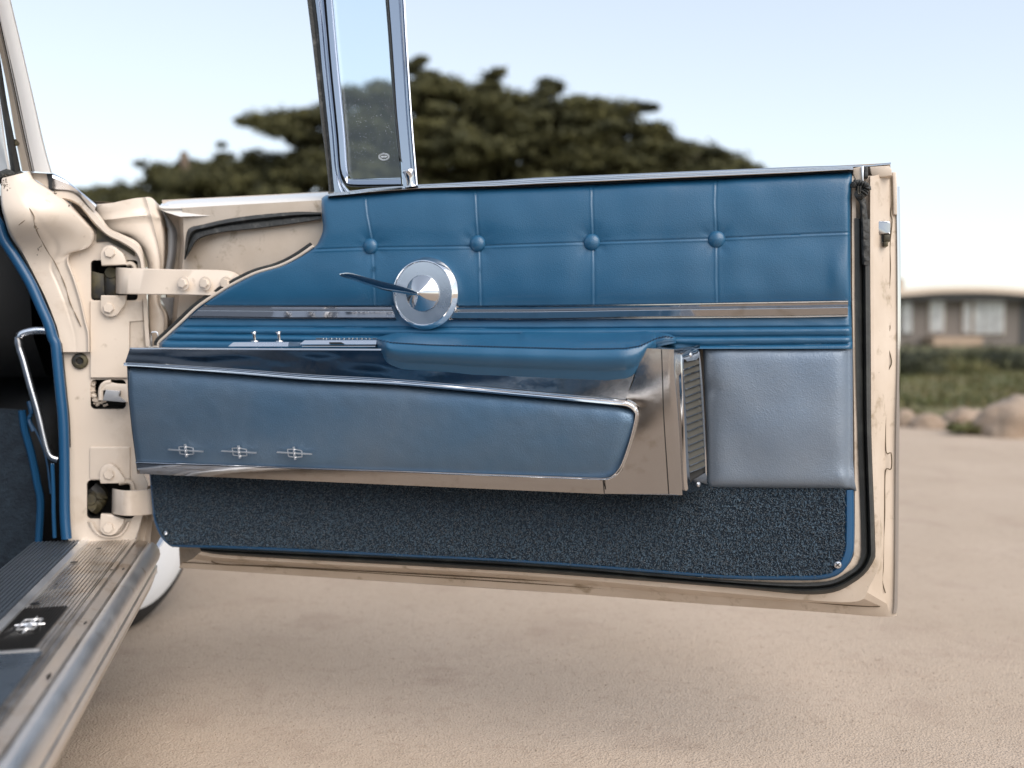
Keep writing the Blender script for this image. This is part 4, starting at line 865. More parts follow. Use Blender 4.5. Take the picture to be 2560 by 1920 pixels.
for fx, fy in ((1587, 1066), (1775, 1066), (1955, 1066)):
    x, y = F('B', fx, fy)[0]; g_ = 1.868 - (fx - 1400) * .00006; bolt(Hp(x, y, g_ - .003 if fx > 1900 else g_ - .008), (ND - CD * .0).normalized(), .0085, ha)
arm(F('n', 665, 335, 700, 345, 800, 362, 900, 366, 1050, 358, 1215, 340, 1300, 335), F('n', 660, 680, 700, 695, 800, 712, 900, 718, 1050, 712, 1230, 695, 1300, 690), [1.93, 1.905, 1.885, 1.88, 1.888, 1.905, 1.915], 'hinge_arm')
mb = MB(); mb.tube([Hp(x, y, 1.918) for x, y in cr(F('n', 760, 262, 880, 245, 940, 275, 955, 360), 14)], .0045, 6); part('hinge_spring', mb, M['cream2']); mb = MB(); mb.tube([Hp(x, y, 1.918) for x, y in cr(F('b', 640, 1110, 700, 1100, 745, 1130, 760, 1170), 10)], .0045, 6); part('hinge_spring', mb, M['cream2'])
# check strap in the middle opening
mb = MB(); mb.tube([Hp(x, y, 1.915) for x, y in cr(F('c', 290, 1440, 290, 1290, 340, 1210, 430, 1190), 16)], .0045, 8); mb.prism([Hp(x, y, 1.913) for x, y in F('c', 300, 1320, 330, 1230, 400, 1190, 520, 1212, 660, 1220, 670, 1480, 560, 1400, 560, 1320, 350, 1300)], CD * .006, .0015)
cs = part('check_strap', mb, M['cream'], ang=30)
mb = MB(); mb.prism([Hp(x, y, 1.905) for x, y in F('c', 355, 1295, 560, 1310, 540, 1380, 640, 1465, 600, 1470, 315, 1445)], CD * .008, .002); mb.build('strap_rubber', M['steelblue'], cs)
mb = MB(); mb.tube([Hp(x, y, 1.937 + .003 * math.sin(i * 1.7)) for i, (x, y) in enumerate(cr(F('c', 178, 1180, 170, 1280, 190, 1380, 225, 1460), 20))], [.0052 + .0008 * math.sin(i * 1.6) for i in range(20)], 8)
for _ in range(9):
    x0, y0 = 240 + random.uniform(-50, 90), 1490 + random.uniform(-30, 50); mb.tube([Hp(*F('c', x0, y0)[0], 1.935), Hp(*F('c', x0 + random.uniform(-40, 70), y0 + random.uniform(-30, 30))[0], 1.937)], .0022, 5)
part('spring_and_grommet', mb, M['cream2'])
# round plug with a hole
pc = Hp(*F('C', 692, 355)[0], 1.928)
mb = MB(); mb.lathe(pc, -CD, [(.0142, 0), (.0142, .002), (.0120, .0042), (.0075, .0050), (.0062, .004), (.0060, -.004), (.0001, -.004)], 30); part('rubber_grommet', mb, M['olive'], ang=30)
mb = MB(); mb.cyl(pc - CD * .0003 + CD * .0008, -CD, .0055, .0055, .002, 16); part('grommet_hole', mb, M['dark'])
# flat part of the pillar to the left of the field: seam at the top
mb = MB(); mb.tube([Hp(x, y, 1.9285) for x, y in F('C', 500, 112, 640, 105, 755, 95)], .0006, 5); part('pillar_seam', mb, M['cream2'])
# ---- blue windlace
wl = [(-30, 470), (-14, 540)] + F('B', -8, 560, 30, 680, 130, 840, 260, 1060, 350, 1260, 420, 1420, 462, 1560) + F('C', 480, 200, 500, 400, 525, 650, 545, 850, 555, 1100, 558, 1300, 560, 1659) + F('e', 690, 110)
mb = MB(); mb.tube([Hp(x, y, 1.905) for x, y in cr(wl, 90)], .0090, 12); part('windlace', mb, M['piping'], ang=80)
mb = MB(); mb.tube([Hp(x + 8, y, 1.915) for x, y in cr(wl[:14], 60)], .006, 8); part('windlace_channel', mb, M['black'])
mb = MB(); mb.tube([Hp(x - 14, y, 1.92) for x, y in cr(F('C', 500, 1240, 510, 1500, 512, 1659) + F('e', 625, 100), 30)], .0035, 8); part('kick_piping', mb, M['piping'])
# ---- footwell
def quad(*p): return MB().add(p, [tuple(range(len(p)))])
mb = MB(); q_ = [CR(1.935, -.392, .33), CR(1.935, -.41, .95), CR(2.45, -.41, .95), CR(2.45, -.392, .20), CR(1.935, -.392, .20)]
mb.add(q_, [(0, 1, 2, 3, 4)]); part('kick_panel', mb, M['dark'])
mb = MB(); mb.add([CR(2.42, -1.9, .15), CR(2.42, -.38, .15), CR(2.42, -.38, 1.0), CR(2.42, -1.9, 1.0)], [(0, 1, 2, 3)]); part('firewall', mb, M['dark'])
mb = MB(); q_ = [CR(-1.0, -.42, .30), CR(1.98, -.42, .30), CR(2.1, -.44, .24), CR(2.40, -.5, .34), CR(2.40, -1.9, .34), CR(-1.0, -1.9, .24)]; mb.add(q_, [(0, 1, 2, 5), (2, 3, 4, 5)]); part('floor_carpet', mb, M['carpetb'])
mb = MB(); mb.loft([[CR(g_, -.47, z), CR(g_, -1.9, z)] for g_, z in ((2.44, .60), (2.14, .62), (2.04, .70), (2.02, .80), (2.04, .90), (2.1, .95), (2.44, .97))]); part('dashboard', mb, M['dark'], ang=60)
mb = MB(); mb.loft([[CR(-1.2, -1.85, z), CR(2.4, -1.85, z)] for z in (.2, 1.05)]); part('far_door', mb, M['leather2'])  # unseen; paler leather chosen to brighten the console's reflection
# seat beside the camera, out of view, added for reflections in the door metal
def cushion(g0, g1, r0, r1, z0, z1, name):
    mb = MB(); me_ = []
    mb.box(CR(g0, r0, z0), CD * (g1 - g0), RD * (r1 - r0), ZD * (z1 - z0)); return part(name, mb, M['leather'], bevel=.04)
cushion(.15, .85, -1.75, -.46, .36, .55, 'seat_cushion'); cushion(-.10, .16, -1.75, -.46, .40, 1.0, 'seat_back')
mb = MB(); mb.loft([[CR(g_, r_, z) for r_, z in ((-.30, .95), (-.245, .86), (-.235, .62), (-.25, .42), (-.285, .24))] for g_ in (-.28, -1.2, -2.3)]); part('rear_side', mb, M['cream'], ang=60)  # unseen rear body side, added for reflection and warm bounce on the door
# grab bar / brace in the footwell
br = F('C', 425, 95, 320, 90, 215, 110, 165, 145, 165, 230, 200, 340, 260, 560, 330, 800, 400, 1090, 440, 1180, 500, 1205)
mb = MB(); mb.tube([Hp(x, y, 1.955) for x, y in cr(br, 60)], [.0065 if k > 14 else .0075 for k in range(60)], 10); part('brace_bar', mb, M['brushed'], ang=80)
# blue-edged side pocket of dark carpet
mb = MB(); pk = cr(F('C', 190, 780, 215, 950, 270, 1150, 320, 1400, 350, 1560) + F('e', 410, 0, 395, 180, 340, 400), 40)
mb.tube([Hp(x, y, 2.02) for x, y in pk], .0068, 8); part('pocket_piping', mb, M['piping'])
mb = MB(); mb.prism([Hp(x, y, 2.024) for x, y in [(-60, 1020)] + F('C', 190, 780) + pk[1:] + [(-60, 1600)]], CD * .02); part('kick_carpet', mb, mat('dark navy felt', (.007, .014, .024), .95, 0, [('n', 160, 1, .004)], var=(50, (.014, .026, .040), .4, .7)))
mb = MB(); mb.tube([Hp(x, y, 2.0) for x, y in cr(F('C', 250, 700, 270, 800, 250, 860, 290, 960), 16)], .004, 6); mb.tube([Hp(x, y, 2.0) for x, y in cr(F('C', 250, 860, 330, 1000, 400, 1200, 440, 1500), 20)], .002, 6); part('wiring', mb, M['piping'])

# ---- sill: profile across the car, run along it
def sillrun(prof, name, m, g0=-.8, g1=1.93, ang=25, n=2, **kw):
    mb = MB(); gs = np.linspace(g0, g1, n); mb.loft([[CR(g_, r_, z) for g_ in gs] for r_, z in prof]); return part(name, mb, m, ang=ang, **kw)
pr = [(-.372, .322)]
for k in range(13): r_ = -.362 + k * .0058; pr += [(r_, .3225), (r_ + .0007, .3245), (r_ + .0040, .3245), (r_ + .0048, .3225)]
pr += [(-.2862, .3225)]
sp = sillrun(pr, 'scuff_plate', M['alu'], ang=20)
sillrun([(-.372, .322), (-.371, .327), (-.358, .3275), (-.356, .323)], 'scuff_plate_rail', M['alu2'])
pr = []
for k in range(12): r_ = -.452 + k * .0066; pr += [(r_, .3240), (r_ + .0008, .3275), (r_ + .0042, .3275), (r_ + .0050, .3240)]
sillrun(pr, 'carpet_binding_strip', mat('blue grey ribbed strip', (.13, .155, .19), .35, .6, rvar=.1), ang=20)
sillrun([(-.2862, .3225), (-.2858, .317), (-.2835, .317), (-.283, .324), (-.276, .3245), (-.2755, .319), (-.2725, .319), (-.272, .322), (-.259, .3195), (-.2575, .313), (-.2555, .3175)], 'sill_step', M['alu'], ang=20)
sillrun([(-.2555, .3175), (-.252, .318), (-.246, .316), (-.240, .311), (-.236, .303), (-.2345, .294), (-.237, .285), (-.240, .281)], 'sill_roll', M['alu2'], ang=60)
sillrun([(-.240, .281), (-.2425, .281), (-.2425, .275), (-.240, .272), (-.241, .262), (-.246, .258), (-.246, .250)], 'sill_groove_trim', M['alu2'], ang=25)
sillrun([(-.246, .250), (-.249, .246), (-.253, .236), (-.261, .215), (-.272, .200), (-.295, .190), (-.36, .185)], 'rocker_panel', M['alu'], g1=1.99, ang=35)
sillrun([(-.36, .185), (-.5, .16), (-1.8, .16)], 'underbody', M['dark'], g1=2.1)
sillrun([(-.452, .324), (-.46, .30)], 'floor_edge', M['carpetb'])
# raised front end of the scuff plate against the pillar
tr = cr(F('e', 790, 165, 1000, 168, 1200, 172, 1260, 195, 1290, 235, 1296, 270), 30)
mb = MB(); mb.tube([Hp(x, y, 1.922) for x, y in tr], .0042, 8); mb.build('scuff_plate_end', M['alu2'], sp)
mb = MB()
for fx, fy, w in ((1025, 212, 11), (770, 356, 15), (360, 788, 16), (583, 583, 6), (1155, 436, 6)):
    x, y = F('e', fx, fy)[0]; d_ = ray(x, y); t = (.3262 - CAMH) / d_.z; p = Vector((0, 0, CAMH)) + d_ * t
    mb = MB(); mb.cyl(p, ZD, .0004 * w, .0004 * w, .0006, 14); mb.build('rivet_hole', M['black'], sp)
mb = MB()
for fx, fy, zz_ in ((880, 985, .3205), (507, 1530, .3215), (1275, 425, .3205)):
    x, y = F('e', fx, fy)[0]; d_ = ray(x, y); t = (zz_ - CAMH) / d_.z; p = Vector((0, 0, CAMH)) + d_ * t
    mb.add([p - CD * .012, p + RD * .0026, p + CD * .012, p - RD * .0026, p + ZD * .0008], [(0, 1, 4), (1, 2, 4), (2, 3, 4), (3, 0, 4)]); mb.build('sill_dent', M['black'], sp); mb = MB()
def onz(fx, fy, z, fr='e'):
    x, y = F(fr, fx, fy)[0]; d_ = ray(x, y); return Vector((0, 0, CAMH)) + d_ * ((z - CAMH) / d_.z)
# black ribbed badge plate
bq = [onz(300, 835, .3262), onz(680, 875, .3262), onz(410, 1250, .3262), onz(-220, 1170, .3262)]
g_hi = max(q.dot(CD) for q in bq[:2]); g_lo = min(q.dot(CD) for q in bq[2:3]); r0_ = -.3555; r1_ = -.300
mb = MB(); mb.box(CR(g_lo, r0_, .3235), CD * (g_hi - g_lo), RD * (r1_ - r0_), ZD * .0028)
for k in range(15):
    r_ = r0_ + .002 + k * (r1_ - r0_ - .004) / 14; mb.loft([[CR(g_lo, r_ - .0012, .3262), CR(g_hi, r_ - .0012, .3262)], [CR(g_lo, r_, .3282), CR(g_hi, r_, .3282)], [CR(g_lo, r_ + .0012, .3262), CR(g_hi, r_ + .0012, .3262)]])
bdg = part('sill_badge_plate', mb, M['black'], smooth=False)
mb = MB(); mb.box(CR(g_lo - .006, r0_ - .012, .3235), CD * .006, RD * (r1_ - r0_ + .02), ZD * .0032); mb.build('badge_edge', M['alu2'], bdg)
mb = MB(); mb.box(CR(-.8, r0_ - .001, .3236), CD * (g_lo + .79), RD * (.069), ZD * .0022); part('sill_plain_plate', mb, mat('dull blue grey plate', (.15, .19, .24), .3, .7, rvar=.1))
# four-pointed badge: cross bar and open rectangle
cb = CR((g_lo + g_hi) / 2 + .004, (r0_ + r1_) / 2 + .001, .3284); mb = MB()
def bbar(a, b_, w, h=.003):
    a, b_ = cb + CD * a[0] + RD * a[1], cb + CD * b_[0] + RD * b_[1]; d_ = (b_ - a).normalized(); q = ZD.cross(d_) * w
    mb.loft([[a - q * .2, b_ - q], [a + ZD * h * .4, b_ + ZD * h], [a + q * .2, b_ + q]])
for e_ in ((.040, 0), (-.040, 0)): bbar(e_, (0, 0), .0045)
for e_ in ((0, .018), (0, -.018)): bbar(e_, (0, 0), .0035)
def fbar(a, b_, w=.0012, h=.0022):
    a, b_ = cb + CD * a[0] + RD * a[1], cb + CD * b_[0] + RD * b_[1]; d_ = (b_ - a).normalized(); q = ZD.cross(d_) * w
    mb.loft([[a - q, b_ - q], [a - q + ZD * h, b_ - q + ZD * h], [a + q + ZD * h, b_ + q + ZD * h], [a + q, b_ + q]])
cs_ = [(.022, -.0105), (.022, .0105), (-.022, .0105), (-.022, -.0105)]
for k in range(4): fbar(cs_[k], cs_[(k + 1) % 4])
mb.build('sill_emblem', M['badge'], bdg, smooth=False)

# ---- windscreen pillar
def pcurve(pts, gs, n=30): return [Hp(p[0], p[1], p[2] * 1e-3) for p in cr([(x, y, g_ * 1e3) for (x, y), g_ in zip(pts, gs)], n)]
def pext(p, n=400): (x0, y0), (x1, y1) = p[0], p[1]; t = n / (y1 - y0); return [(x0 - (x1 - x0) * t, y0 - n)] + p
def pband(name, La, Lb, prof, m, ang=25, n=30, gt=1.60, gb=1.885):
    La, Lb = pext(La), pext(Lb); mb = MB()
    def gg(pts): return [float(np.interp(p[1], [-400, 440], [gt, gb])) for p in pts]
    a = cr([(x, y) for x, y in La], n); b2_ = cr([(x, y) for x, y in Lb], n)
    mb.loft([[Hp(*lerp(a[k], b2_[k], t), float(np.interp(lerp(a[k], b2_[k], t)[1], [-400, 440], [gt, gb])) - o_) for k in range(n)] for t, o_ in prof]); return part(name, mb, m, ang=ang)
pband('windscreen_pillar', F('A', 0, 165, 120, 680, 200, 1060, 290, 1480), F('A', 95, 0, 190, 400, 300, 880, 370, 1200, 430, 1430, 450, 1495), [(-.02, -.05), (0, -.004), (.06, .002), (.2, .004), (.5, .0045), (.85, .003), (.95, -.001), (.97, .002), (1.0, -.002), (1.0, -.05)], M['white'])
pband('pillar_bright_strip', F('A', -60, 0, 0, 260, 100, 720, 170, 1060, 262, 1480), F('A', -25, 0, 0, 110, 125, 690, 205, 1060, 296, 1486), [(0, -.002), (.1, .004), (.35, .0085), (.5, .006), (.6, .009), (.9, .004), (1, -.002)], M['chrome'], 20)
pband('pillar_inner_face', F('A', -120, 0, -40, 300, 60, 760, 130, 1180, 190, 1480), F('A', -58, 0, 0, 250, 100, 715, 172, 1060, 264, 1480), [(0, -.01), (.1, -.004), (.9, .0), (1, -.004)], M['cream'])
pband('pillar_gasket', F('A', -160, 0, -70, 400, 0, 860, 60, 1250, 95, 1500), F('A', -110, 0, -20, 380, 60, 880, 120, 1180, 188, 1515), [(0, -.01), (.08, .006), (.4, .012), (.75, .010), (1, -.004)], M['rubber'], 60)
pband('pillar_inner_trim', F('A', -260, 0, -160, 500, -60, 1000, -20, 1480), F('A', -165, 0, -75, 400, -2, 860, 50, 1250, 92, 1480), [(0, -.02), (.7, 0), (.8, .006), (1, .004)], M['white'])
for fr, fx, fy, g_ in (('A', 325, 1335, 1.872), ('A', 137, 1232, 1.86)):
    p = Hp(*F(fr, fx, fy)[0], g_); mb = MB(); mb.lathe(p, -CD, [(.0060, 0), (.0056, .0008), (.0038, .0016), (.003, .0004), (.0001, .0004)], 18); part('pillar_screw', mb, M['olive'])
mb = MB(); mb.prism([Hp(x, y, 1.875) for x, y in F('a', -60, 330, 100, 265, 190, 290, 330, 300, 345, 375, 250, 385, 90, 370, 20, 420, -60, 480)], CD * .03, .004); part('gasket_foot', mb, M['oldrubber'])
# windscreen base / hood side going forward out of sight
mb = MB(); mb.loft([[CR(g_, r_, z) for r_, z in ((-.215, .90), (-.30, .945), (-.6, .955), (-1.85, .955))] for g_ in (1.97, 2.5, 3.2, 4.0)]); part('hood', mb, M['cream'], ang=60)
mb = MB(); mb.loft([[CR(g_, r_, z) for r_, z in ((-.225, .885), (-.195, .80), (-.19, .62), (-.215, .46), (-.25, .38))] for g_ in (2.05, 2.15)]); part('fender_side', mb, M['cream'], ang=60)
# ---- front wheel, turned a little outward
wc = CR(2.50, -.340, .372); st = math.radians(-12.7 + 21); fw = Vector((math.sin(st), math.cos(st), 0)); ax = Vector((fw.y, -fw.x, 0))
wheel = empty('front_wheel', tuple(wc - Vector(car.location)), parent=car)
def lat(prof): mb = MB(); mb.lathe(wc, ax, prof, 72); return mb
lat([(.20, -.19), (.30, -.205), (.355, -.18), (.372, -.15), (.372, -.045), (.366, -.024), (.348, -.006), (.322, .004)]).build('tyre', M['tyre'], wheel, ang=60)
lat([(.322, .004), (.310, .009), (.28, .012), (.24, .006), (.212, -.004)]).build('whitewall', M['whitewall'], wheel, ang=60)
lat([(.212, -.004), (.205, -.012), (.19, -.010), (.12, .004), (.05, .012), (.0001, .014)]).build('hubcap', M['chrome'], wheel, ang=40)

# ================================================================ BEYOND THE CAR
def at(px, py, Y):                           # a point Y metres ahead of the camera
    d = ray(px, py); return Vector((0, 0, CAMH)) + d * (Y / d.y)
def leaves(cent, rad, nper, size, seed, up=.5, shell=.55):
    r = np.random.default_rng(seed); C_ = np.repeat(np.array(cent), nper, 0); R3 = np.repeat(np.array(rad), nper, 0); n = len(C_)
    d = r.normal(size=(n, 3)); d /= np.linalg.norm(d, axis=1)[:, None]; q = (shell + (1 - shell) * r.random(n))[:, None]
    lump = 1 + .35 * np.sin(d[:, :1] * 7 + C_[:, :1]) * np.cos(d[:, 1:2] * 6 + C_[:, 2:3]) + .2 * r.normal(size=(n, 1)) * (r.random((n, 1)) < .25)
    P = C_ + d * R3 * q * lump
    nr = d + np.array([0, 0, up]) + r.normal(0, .6, (n, 3)); nr /= np.linalg.norm(nr, axis=1)[:, None]
    a = np.cross(nr, r.normal(size=(n, 3))); a /= np.linalg.norm(a, axis=1)[:, None]; b_ = np.cross(nr, a); s_ = (size * (.6 + .8 * r.random(n)))[:, None]
    V = np.stack([P - a * s_, P + b_ * s_ * .42, P + a * s_, P - b_ * s_ * .42], 1).reshape(-1, 3); V[:, 2] = np.maximum(V[:, 2], .01)
    return V, np.arange(len(V)).reshape(-1, 4)
mfol = mat('cypress foliage', (.088, .084, .032), .8, 0, var=(.9, (.040, .042, .022), .35, .65), spec=.2)
mbark = mat('grey brown bark', (.16, .12, .09), .9, 0, [('n', 6, .8, .05)])
def cypress(name, label, poly, Y0, dY, npad, seed, trunk, tips, base_y=640):
    r = np.random.default_rng(seed); t = empty(name, (at(trunk, 838, Y0).x, Y0, 0), label, 'tree')
    P2 = np.array(poly, float); cen = []; rad = []
    while len(cen) < npad:
        x = r.uniform(P2[:, 0].min(), P2[:, 0].max()); y = r.uniform(P2[:, 1].min(), P2[:, 1].max())
        if not inpoly(np.array([x]), np.array([y]), P2)[0]: continue
        k = 1.0; s_ = r.uniform(.45, 1.25) if len(cen) % 3 else r.uniform(.3, .55)
        # pads keep inside the outline: check their upper edge
        hw = s_ * 62
        if not inpoly(np.array([x - hw * .7, x + hw * .7, x]), np.array([y, y, y - 24 * s_]), P2).all(): 
            s_ *= .45; hw = s_ * 62
            if not inpoly(np.array([x]), np.array([y - 12 * s_]), P2).all(): continue
        Y = Y0 + r.uniform(-dY, dY) * (1.0 if s_ > .6 else .5); sc_ = Y / 38.
        cen.append(tuple(at(x, y, Y))); rad.append((s_ * 1.05 * sc_, s_ * .95, s_ * .30 * sc_))
    for (x, y, s_) in tips: cen.append(tuple(at(x, y, Y0 + r.uniform(-1, 1)))); rad.append((s_ * .9, s_ * .5, s_ * .42))
    V, Fq = leaves(cen, rad, 230, .12, seed + 1)
    npmesh('crown', V, Fq, mfol, t)
    mb = MB(); b0 = Vector((at(trunk, 838, Y0).x, Y0, -.1)); top = at(trunk + 30, 380, Y0); k3 = [b0, b0 * .6 + top * .4 + Vector((.5, 0, 0)), top]
    mb.tube(cr([tuple(p) for p in k3], 14), [.75 - .045 * i for i in range(14)], 10); mb.build('trunk', mbark, t)
    for i in range(0, len(cen), max(1, len(cen) // 12)):
        c_ = Vector(cen[i]); s0 = b0.lerp(top, r.uniform(.25, .8)); md = s0.lerp(c_, .5) + Vector((0, 0, -.5))
        m2 = MB(); m2.tube(cr([tuple(s0), tuple(md), tuple(c_)], 10), [.22 - .018 * k for k in range(10)], 7); m2.build('limb', mbark, t)
    return t
polyA = [(612,301),(643,289),(692,283),(740,276),(766,277),(800,280),(835,240),(868,225),(905,232),(945,208),(970,228),(1000,215),(1024,160),(1055,141),(1086,178),(1135,203),(1172,218),(1215,205),(1252,205),(1264,225),(1307,240),(1350,240),(1375,203),(1424,227),(1473,234),(1516,258),(1584,262),(1620,290),(1664,332),(1707,363),(1799,369),(1860,406),(1897,424),(1930,480),(1880,640),(620,640),(560,470),(640,425),(725,400),(728,350),(660,330)]
tipsA = [(612,303,.5),(640,296,.7),(700,290,.9),(1052,150,.35),(1030,165,.5),(1245,178,.35),(1228,192,.5),(1368,205,.4),(1385,215,.6),(1628,268,.35),(1600,268,.5),(950,215,.6),(880,232,.7),(1500,262,.8),(1560,270,.8),(1700,368,.8),(1760,378,.8),(1830,400,.8),(1880,425,.7),(1640,320,.7),(1130,212,.7),(1310,250,.7),(760,285,.7),(820,270,.7)]
cypress('cypress_tree', 'broad wind-swept dark cypress behind the open door and vent window, tallest tree', polyA, 38, 3.6, 1400, 3, 1180, tipsA)
polyB = [(190,482),(243,474),(300,468),(361,460),(399,418),(434,414),(474,404),(506,414),(535,402),(567,391),(607,396),(650,382),(720,392),(760,430),(760,640),(150,640),(140,500)]
tipsB = [(195,482,.5),(250,478,.6),(380,432,.5),(350,410,.28),(470,408,.6),(555,362,.22),(560,392,.5),(640,388,.7),(400,420,.7),(300,472,.7),(690,398,.7)]
cypress('cypress_tree', 'lower dark cypress left of the tallest one, above the front fender', polyB, 41, 3.0, 460, 9, 430, tipsB)
# verge of low green ground cover beyond the dirt
mv = mat('dry green ground cover', (.085, .095, .032), .95, 0, [('n', 14, 1, .05)], var=(1.2, (.15, .125, .055), .4, .65))
ye = lambda x: 7.75 + .35 * math.sin(x * .8) + .25 * math.sin(x * 2.1 + 1)
xs_ = np.linspace(-70, 90, 200); V = []
for x in xs_: V += [(x, ye(x), .004), (x, ye(x) + 1.2, .05), (x, 14, .06), (x, 30, .06), (x, 160, .06)]
mk('grass_verge', V, [(i * 5 + k, (i + 1) * 5 + k, (i + 1) * 5 + k + 1, i * 5 + k + 1) for i in range(199) for k in range(4)], mv, kind='structure')
ngr = 26000; gx_ = rng.uniform(-9, 13, ngr); gy_ = 9.0 + rng.random(ngr) ** 1.4 * 9; P = np.stack([gx_, gy_, np.full(ngr, .05)], 1); hh = .03 + .07 * rng.random(ngr)
a = rng.normal(size=(ngr, 3)) * np.array([.012, .012, 0]); tp_ = P + np.stack([rng.normal(0, .03, ngr), rng.normal(0, .03, ngr), hh], 1)
tag(npmesh('low_grass', np.stack([P - a, P + a, tp_], 1).reshape(-1, 3), np.arange(ngr * 3).reshape(-1, 3), mv), 'low green ground cover between the boulders and the shrubs', 'ground cover', kind='stuff')
# boulders along the edge of the dirt
mrock = mat('pale weathered stone', (.30, .225, .165), .85, 0, [('n', 8, .8, .03), ('n', 40, .5, .01)], var=(3, (.28, .225, .18), .4, .65), dirt=[(6, (.16, .13, .09), .58, .75)])
def boulder(px, base_y, w, h, seed, label, dp=.8):
    Yb = CAMH / math.tan(TH + math.atan((base_y - 960) / FP)) ; c_ = at(px, base_y, Yb); wm = w * Yb / FP; hm = h * Yb / FP
    bm = bmesh.new(); bmesh.ops.create_icosphere(bm, subdivisions=4, radius=1); V = []
    for v in bm.verts:
        d = v.co.normalized(); k = 1 + .22 * noise.noise(d * 1.6 + Vector((seed * 7, 0, 0))) + .08 * noise.noise(d * 5 + Vector((seed, 3, 0)))
        q = Vector((d.x * wm * .5, d.y * wm * .5 * dp, max(-.12, d.z * hm * .98))) * k; V.append(c_ + Vector((0, wm * .2, 0)) + q)
    Fc = [tuple(v.index for v in f.verts) for f in bm.faces]; bm.free()
    b0 = MB(); b0.add(V, Fc); o = b0.build('boulder', mrock, ang=60); tag(o, label, 'boulder', 'boulders along the edge of the dirt lot')
boulder(2560, 1092, 200, 96, 1, 'largest pale boulder, at the right edge of the dirt lot')
boulder(2326, 1072, 84, 40, 2, 'small rounded boulder nearest the free end of the door')
boulder(2428, 1056, 120, 34, 3, 'long flat boulder between the small round one and the largest')
boulder(2262, 1066, 64, 44, 4, 'low stone half hidden behind the free edge of the door', 1)
boulder(2130, 1070, 110, 60, 5, 'boulder hidden behind the open door, left of the low stone')
boulder(1960, 1074, 90, 46, 6, 'boulder hidden behind the open door, furthest left of the row')
# weeds between the stones and shrubs behind
def shrub(name, label, cs, rs, n, size, seed, m, cat='shrub', group=None):
    V, Fq = leaves(cs, rs, n, size, seed, up=.4, shell=.2); c0 = cs[0]; t = empty(name, (c0[0], c0[1], 0), label, cat, group); npmesh('foliage', V, Fq, m, t)
    for k in range(3):
        mb = MB(); mb.tube([(c0[0] + .05 * k, c0[1], 0), (c0[0] + .12 * (k - 1), c0[1], rs[0][2] * .7)], [.02, .008], 6); mb.build('stem', mbark, t)
mgr = mat('green weeds', (.075, .080, .022), .8, 0, var=(5, (.12, .105, .035), .4, .65)); mdk = mat('dark shrub leaves', (.026, .032, .018), .8, 0, var=(1.5, (.055, .058, .024), .42, .66))
def cs_(lst, Y): return [tuple(at(x, y, Y)) for x, y in lst]
shrub('weed_clump', 'green weeds growing between the flat boulder and the largest boulder', cs_([(2440, 1072), (2395, 1070)], 7.0), [(.10, .1, .05), (.07, .1, .04)], 500, .02, 21, mgr, 'weeds')
shrub('weed_clump', 'green weeds by the low stone next to the door edge', cs_([(2262, 1045), (2290, 1040)], 7.7), [(.10, .1, .06), (.06, .08, .05)], 400, .02, 22, mgr, 'weeds')
G_ = 'shrubs in front of the house'
shrub('shrub', 'dark shrub just right of the door edge below the house', cs_([(2270, 915), (2300, 925), (2240, 910)], 16), [(.45, .5, .30), (.4, .5, .26), (.4, .4, .3)], 1500, .035, 31, mdk, group=G_)
shrub('shrub', 'olive shrub under the widest bright house window', cs_([(2400, 925), (2440, 930), (2370, 932)], 17), [(.50, .5, .26), (.4, .5, .22), (.35, .4, .2)], 1500, .035, 32, mgr, group=G_)
shrub('shrub', 'dark rounded shrub at the right edge of the view', cs_([(2530, 905), (2500, 915), (2570, 912)], 18), [(.6, .5, .32), (.4, .5, .28), (.5, .5, .3)], 1500, .035, 33, mdk, group=G_)
shrub('shrub', 'low olive shrub between the two dark ones, half way to the house', cs_([(2340, 895), (2460, 893)], 26), [(.9, .6, .34), (.8, .6, .36)], 1800, .05, 34, mdk, group=G_)
shrub('shrub', 'shrub hidden behind the free end of the door', cs_([(2150, 915), (2080, 918)], 17), [(.7, .6, .36), (.6, .6, .32)], 1500, .04, 35, mdk, group=G_)
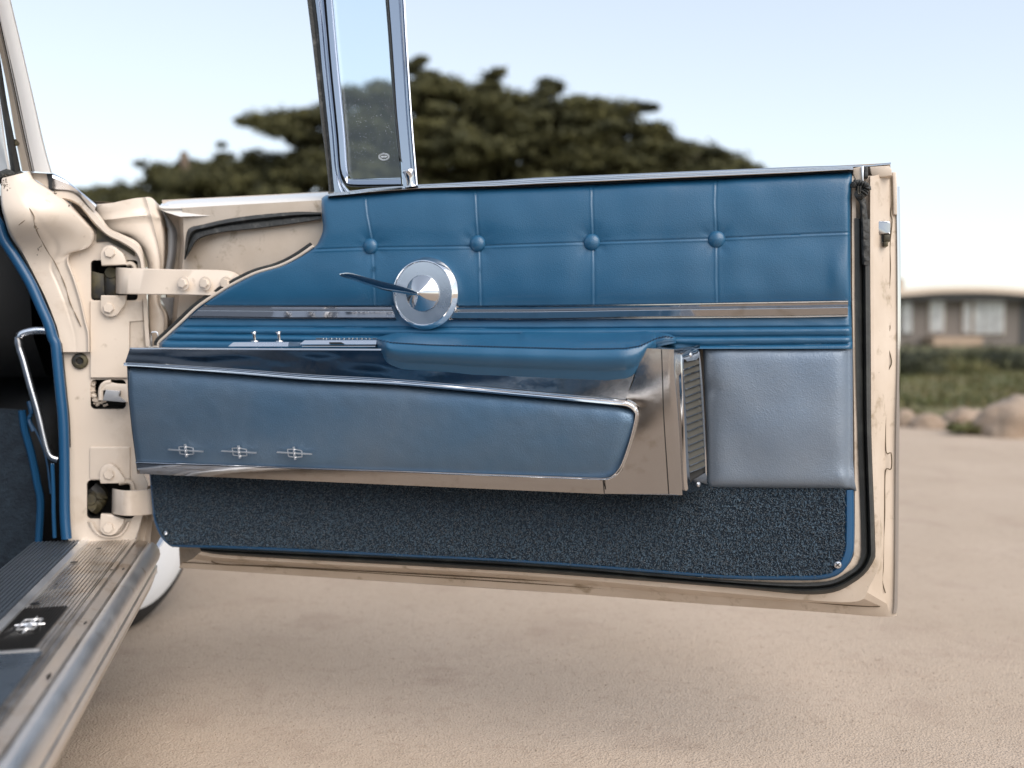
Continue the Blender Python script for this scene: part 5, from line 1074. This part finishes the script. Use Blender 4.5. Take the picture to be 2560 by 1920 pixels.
# ---- single-storey house 60 m off
HY = 60.0
hs_ = empty('house', tuple(at(2420, 838, HY).xy) + (0,), 'low grey-tan house with pale flat roof edge and bright curtained windows', 'house')
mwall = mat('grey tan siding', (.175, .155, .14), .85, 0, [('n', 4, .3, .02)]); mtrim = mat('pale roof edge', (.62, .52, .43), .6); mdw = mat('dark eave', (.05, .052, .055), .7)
mcurt = mat('pale curtains', (.80, .79, .78), .8, 0, var=(2.2, (.60, .59, .60), .42, .6)); mpane = mat('window glass', (.9, .93, .95), .03, 0, trans=1)
mtan = mat('tan timber deck', (.36, .27, .20), .8)
def hp_(x, y, dy=0): p = at(x, y, HY); return Vector((p.x, HY + dy, p.z))
def hbox(name, x0, y0, x1, y1, dy0, dy1, m, parent=hs_, bevel=0): a, b_ = hp_(x0, y1, dy0), hp_(x1, y0, dy0); mb = MB(); mb.box(a, Vector((b_.x - a.x, 0, 0)), Vector((0, dy1 - dy0, 0)), Vector((0, 0, b_.z - a.z))); return mb.build(name, m, parent, smooth=False)
hbox('wall', 2120, 748, 2720, 870, 0, 8, mwall)
mb = MB(); rt = [(2060, 742), (2160, 730), (2260, 722), (2340, 716), (2450, 716), (2560, 724), (2740, 742)]
rr_ = cr(rt, 30); mb.loft([[hp_(x, y + 17, -1.2) for x, y in rr_], [hp_(x, y + 2, -1.2) for x, y in rr_], [hp_(x, y, 0) for x, y in rr_], [hp_(x, y - 2, 4) for x, y in rr_], [hp_(x, y + 10, 9) for x, y in rr_]]); mb.loft([[hp_(x, y + 17, -1.2) for x, y in rr_], [hp_(x, y + 17, .2) for x, y in rr_]]); mb.build('roof', mtrim, hs_)
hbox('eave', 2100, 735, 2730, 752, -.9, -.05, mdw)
ch = hbox('chimney', 2246, 694, 2268, 726, .5, 1.6, mtan)
for x0, x1, y0, y1 in ((2252, 2278, 756, 832), (2322, 2358, 753, 830), (2406, 2424, 756, 832), (2432, 2508, 754, 834), (2575, 2640, 756, 832), (2170, 2220, 756, 832)):
    w = hbox('window', x0 - 2, y0 - 2, x1 + 2, y1 + 2, -.12, -.02, mwall if x0 < 2300 else mtrim)
    hbox('curtain', x0, y0, x1, y1, -.14, -.121, mcurt, w); hbox('pane', x0, y0, x1, y1, -.17, -.16, mpane, w)
    nm = max(1, round((x1 - x0) / 26))
    for k in range(1, nm): xx = x0 + (x1 - x0) * k / nm; hbox('mullion', xx - 1.2, y0, xx + 1.2, y1, -.20, -.175, mwall, w)
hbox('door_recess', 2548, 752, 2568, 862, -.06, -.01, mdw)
hbox('deck', 2306, 842, 2425, 868, -1.6, -.01, mtan)
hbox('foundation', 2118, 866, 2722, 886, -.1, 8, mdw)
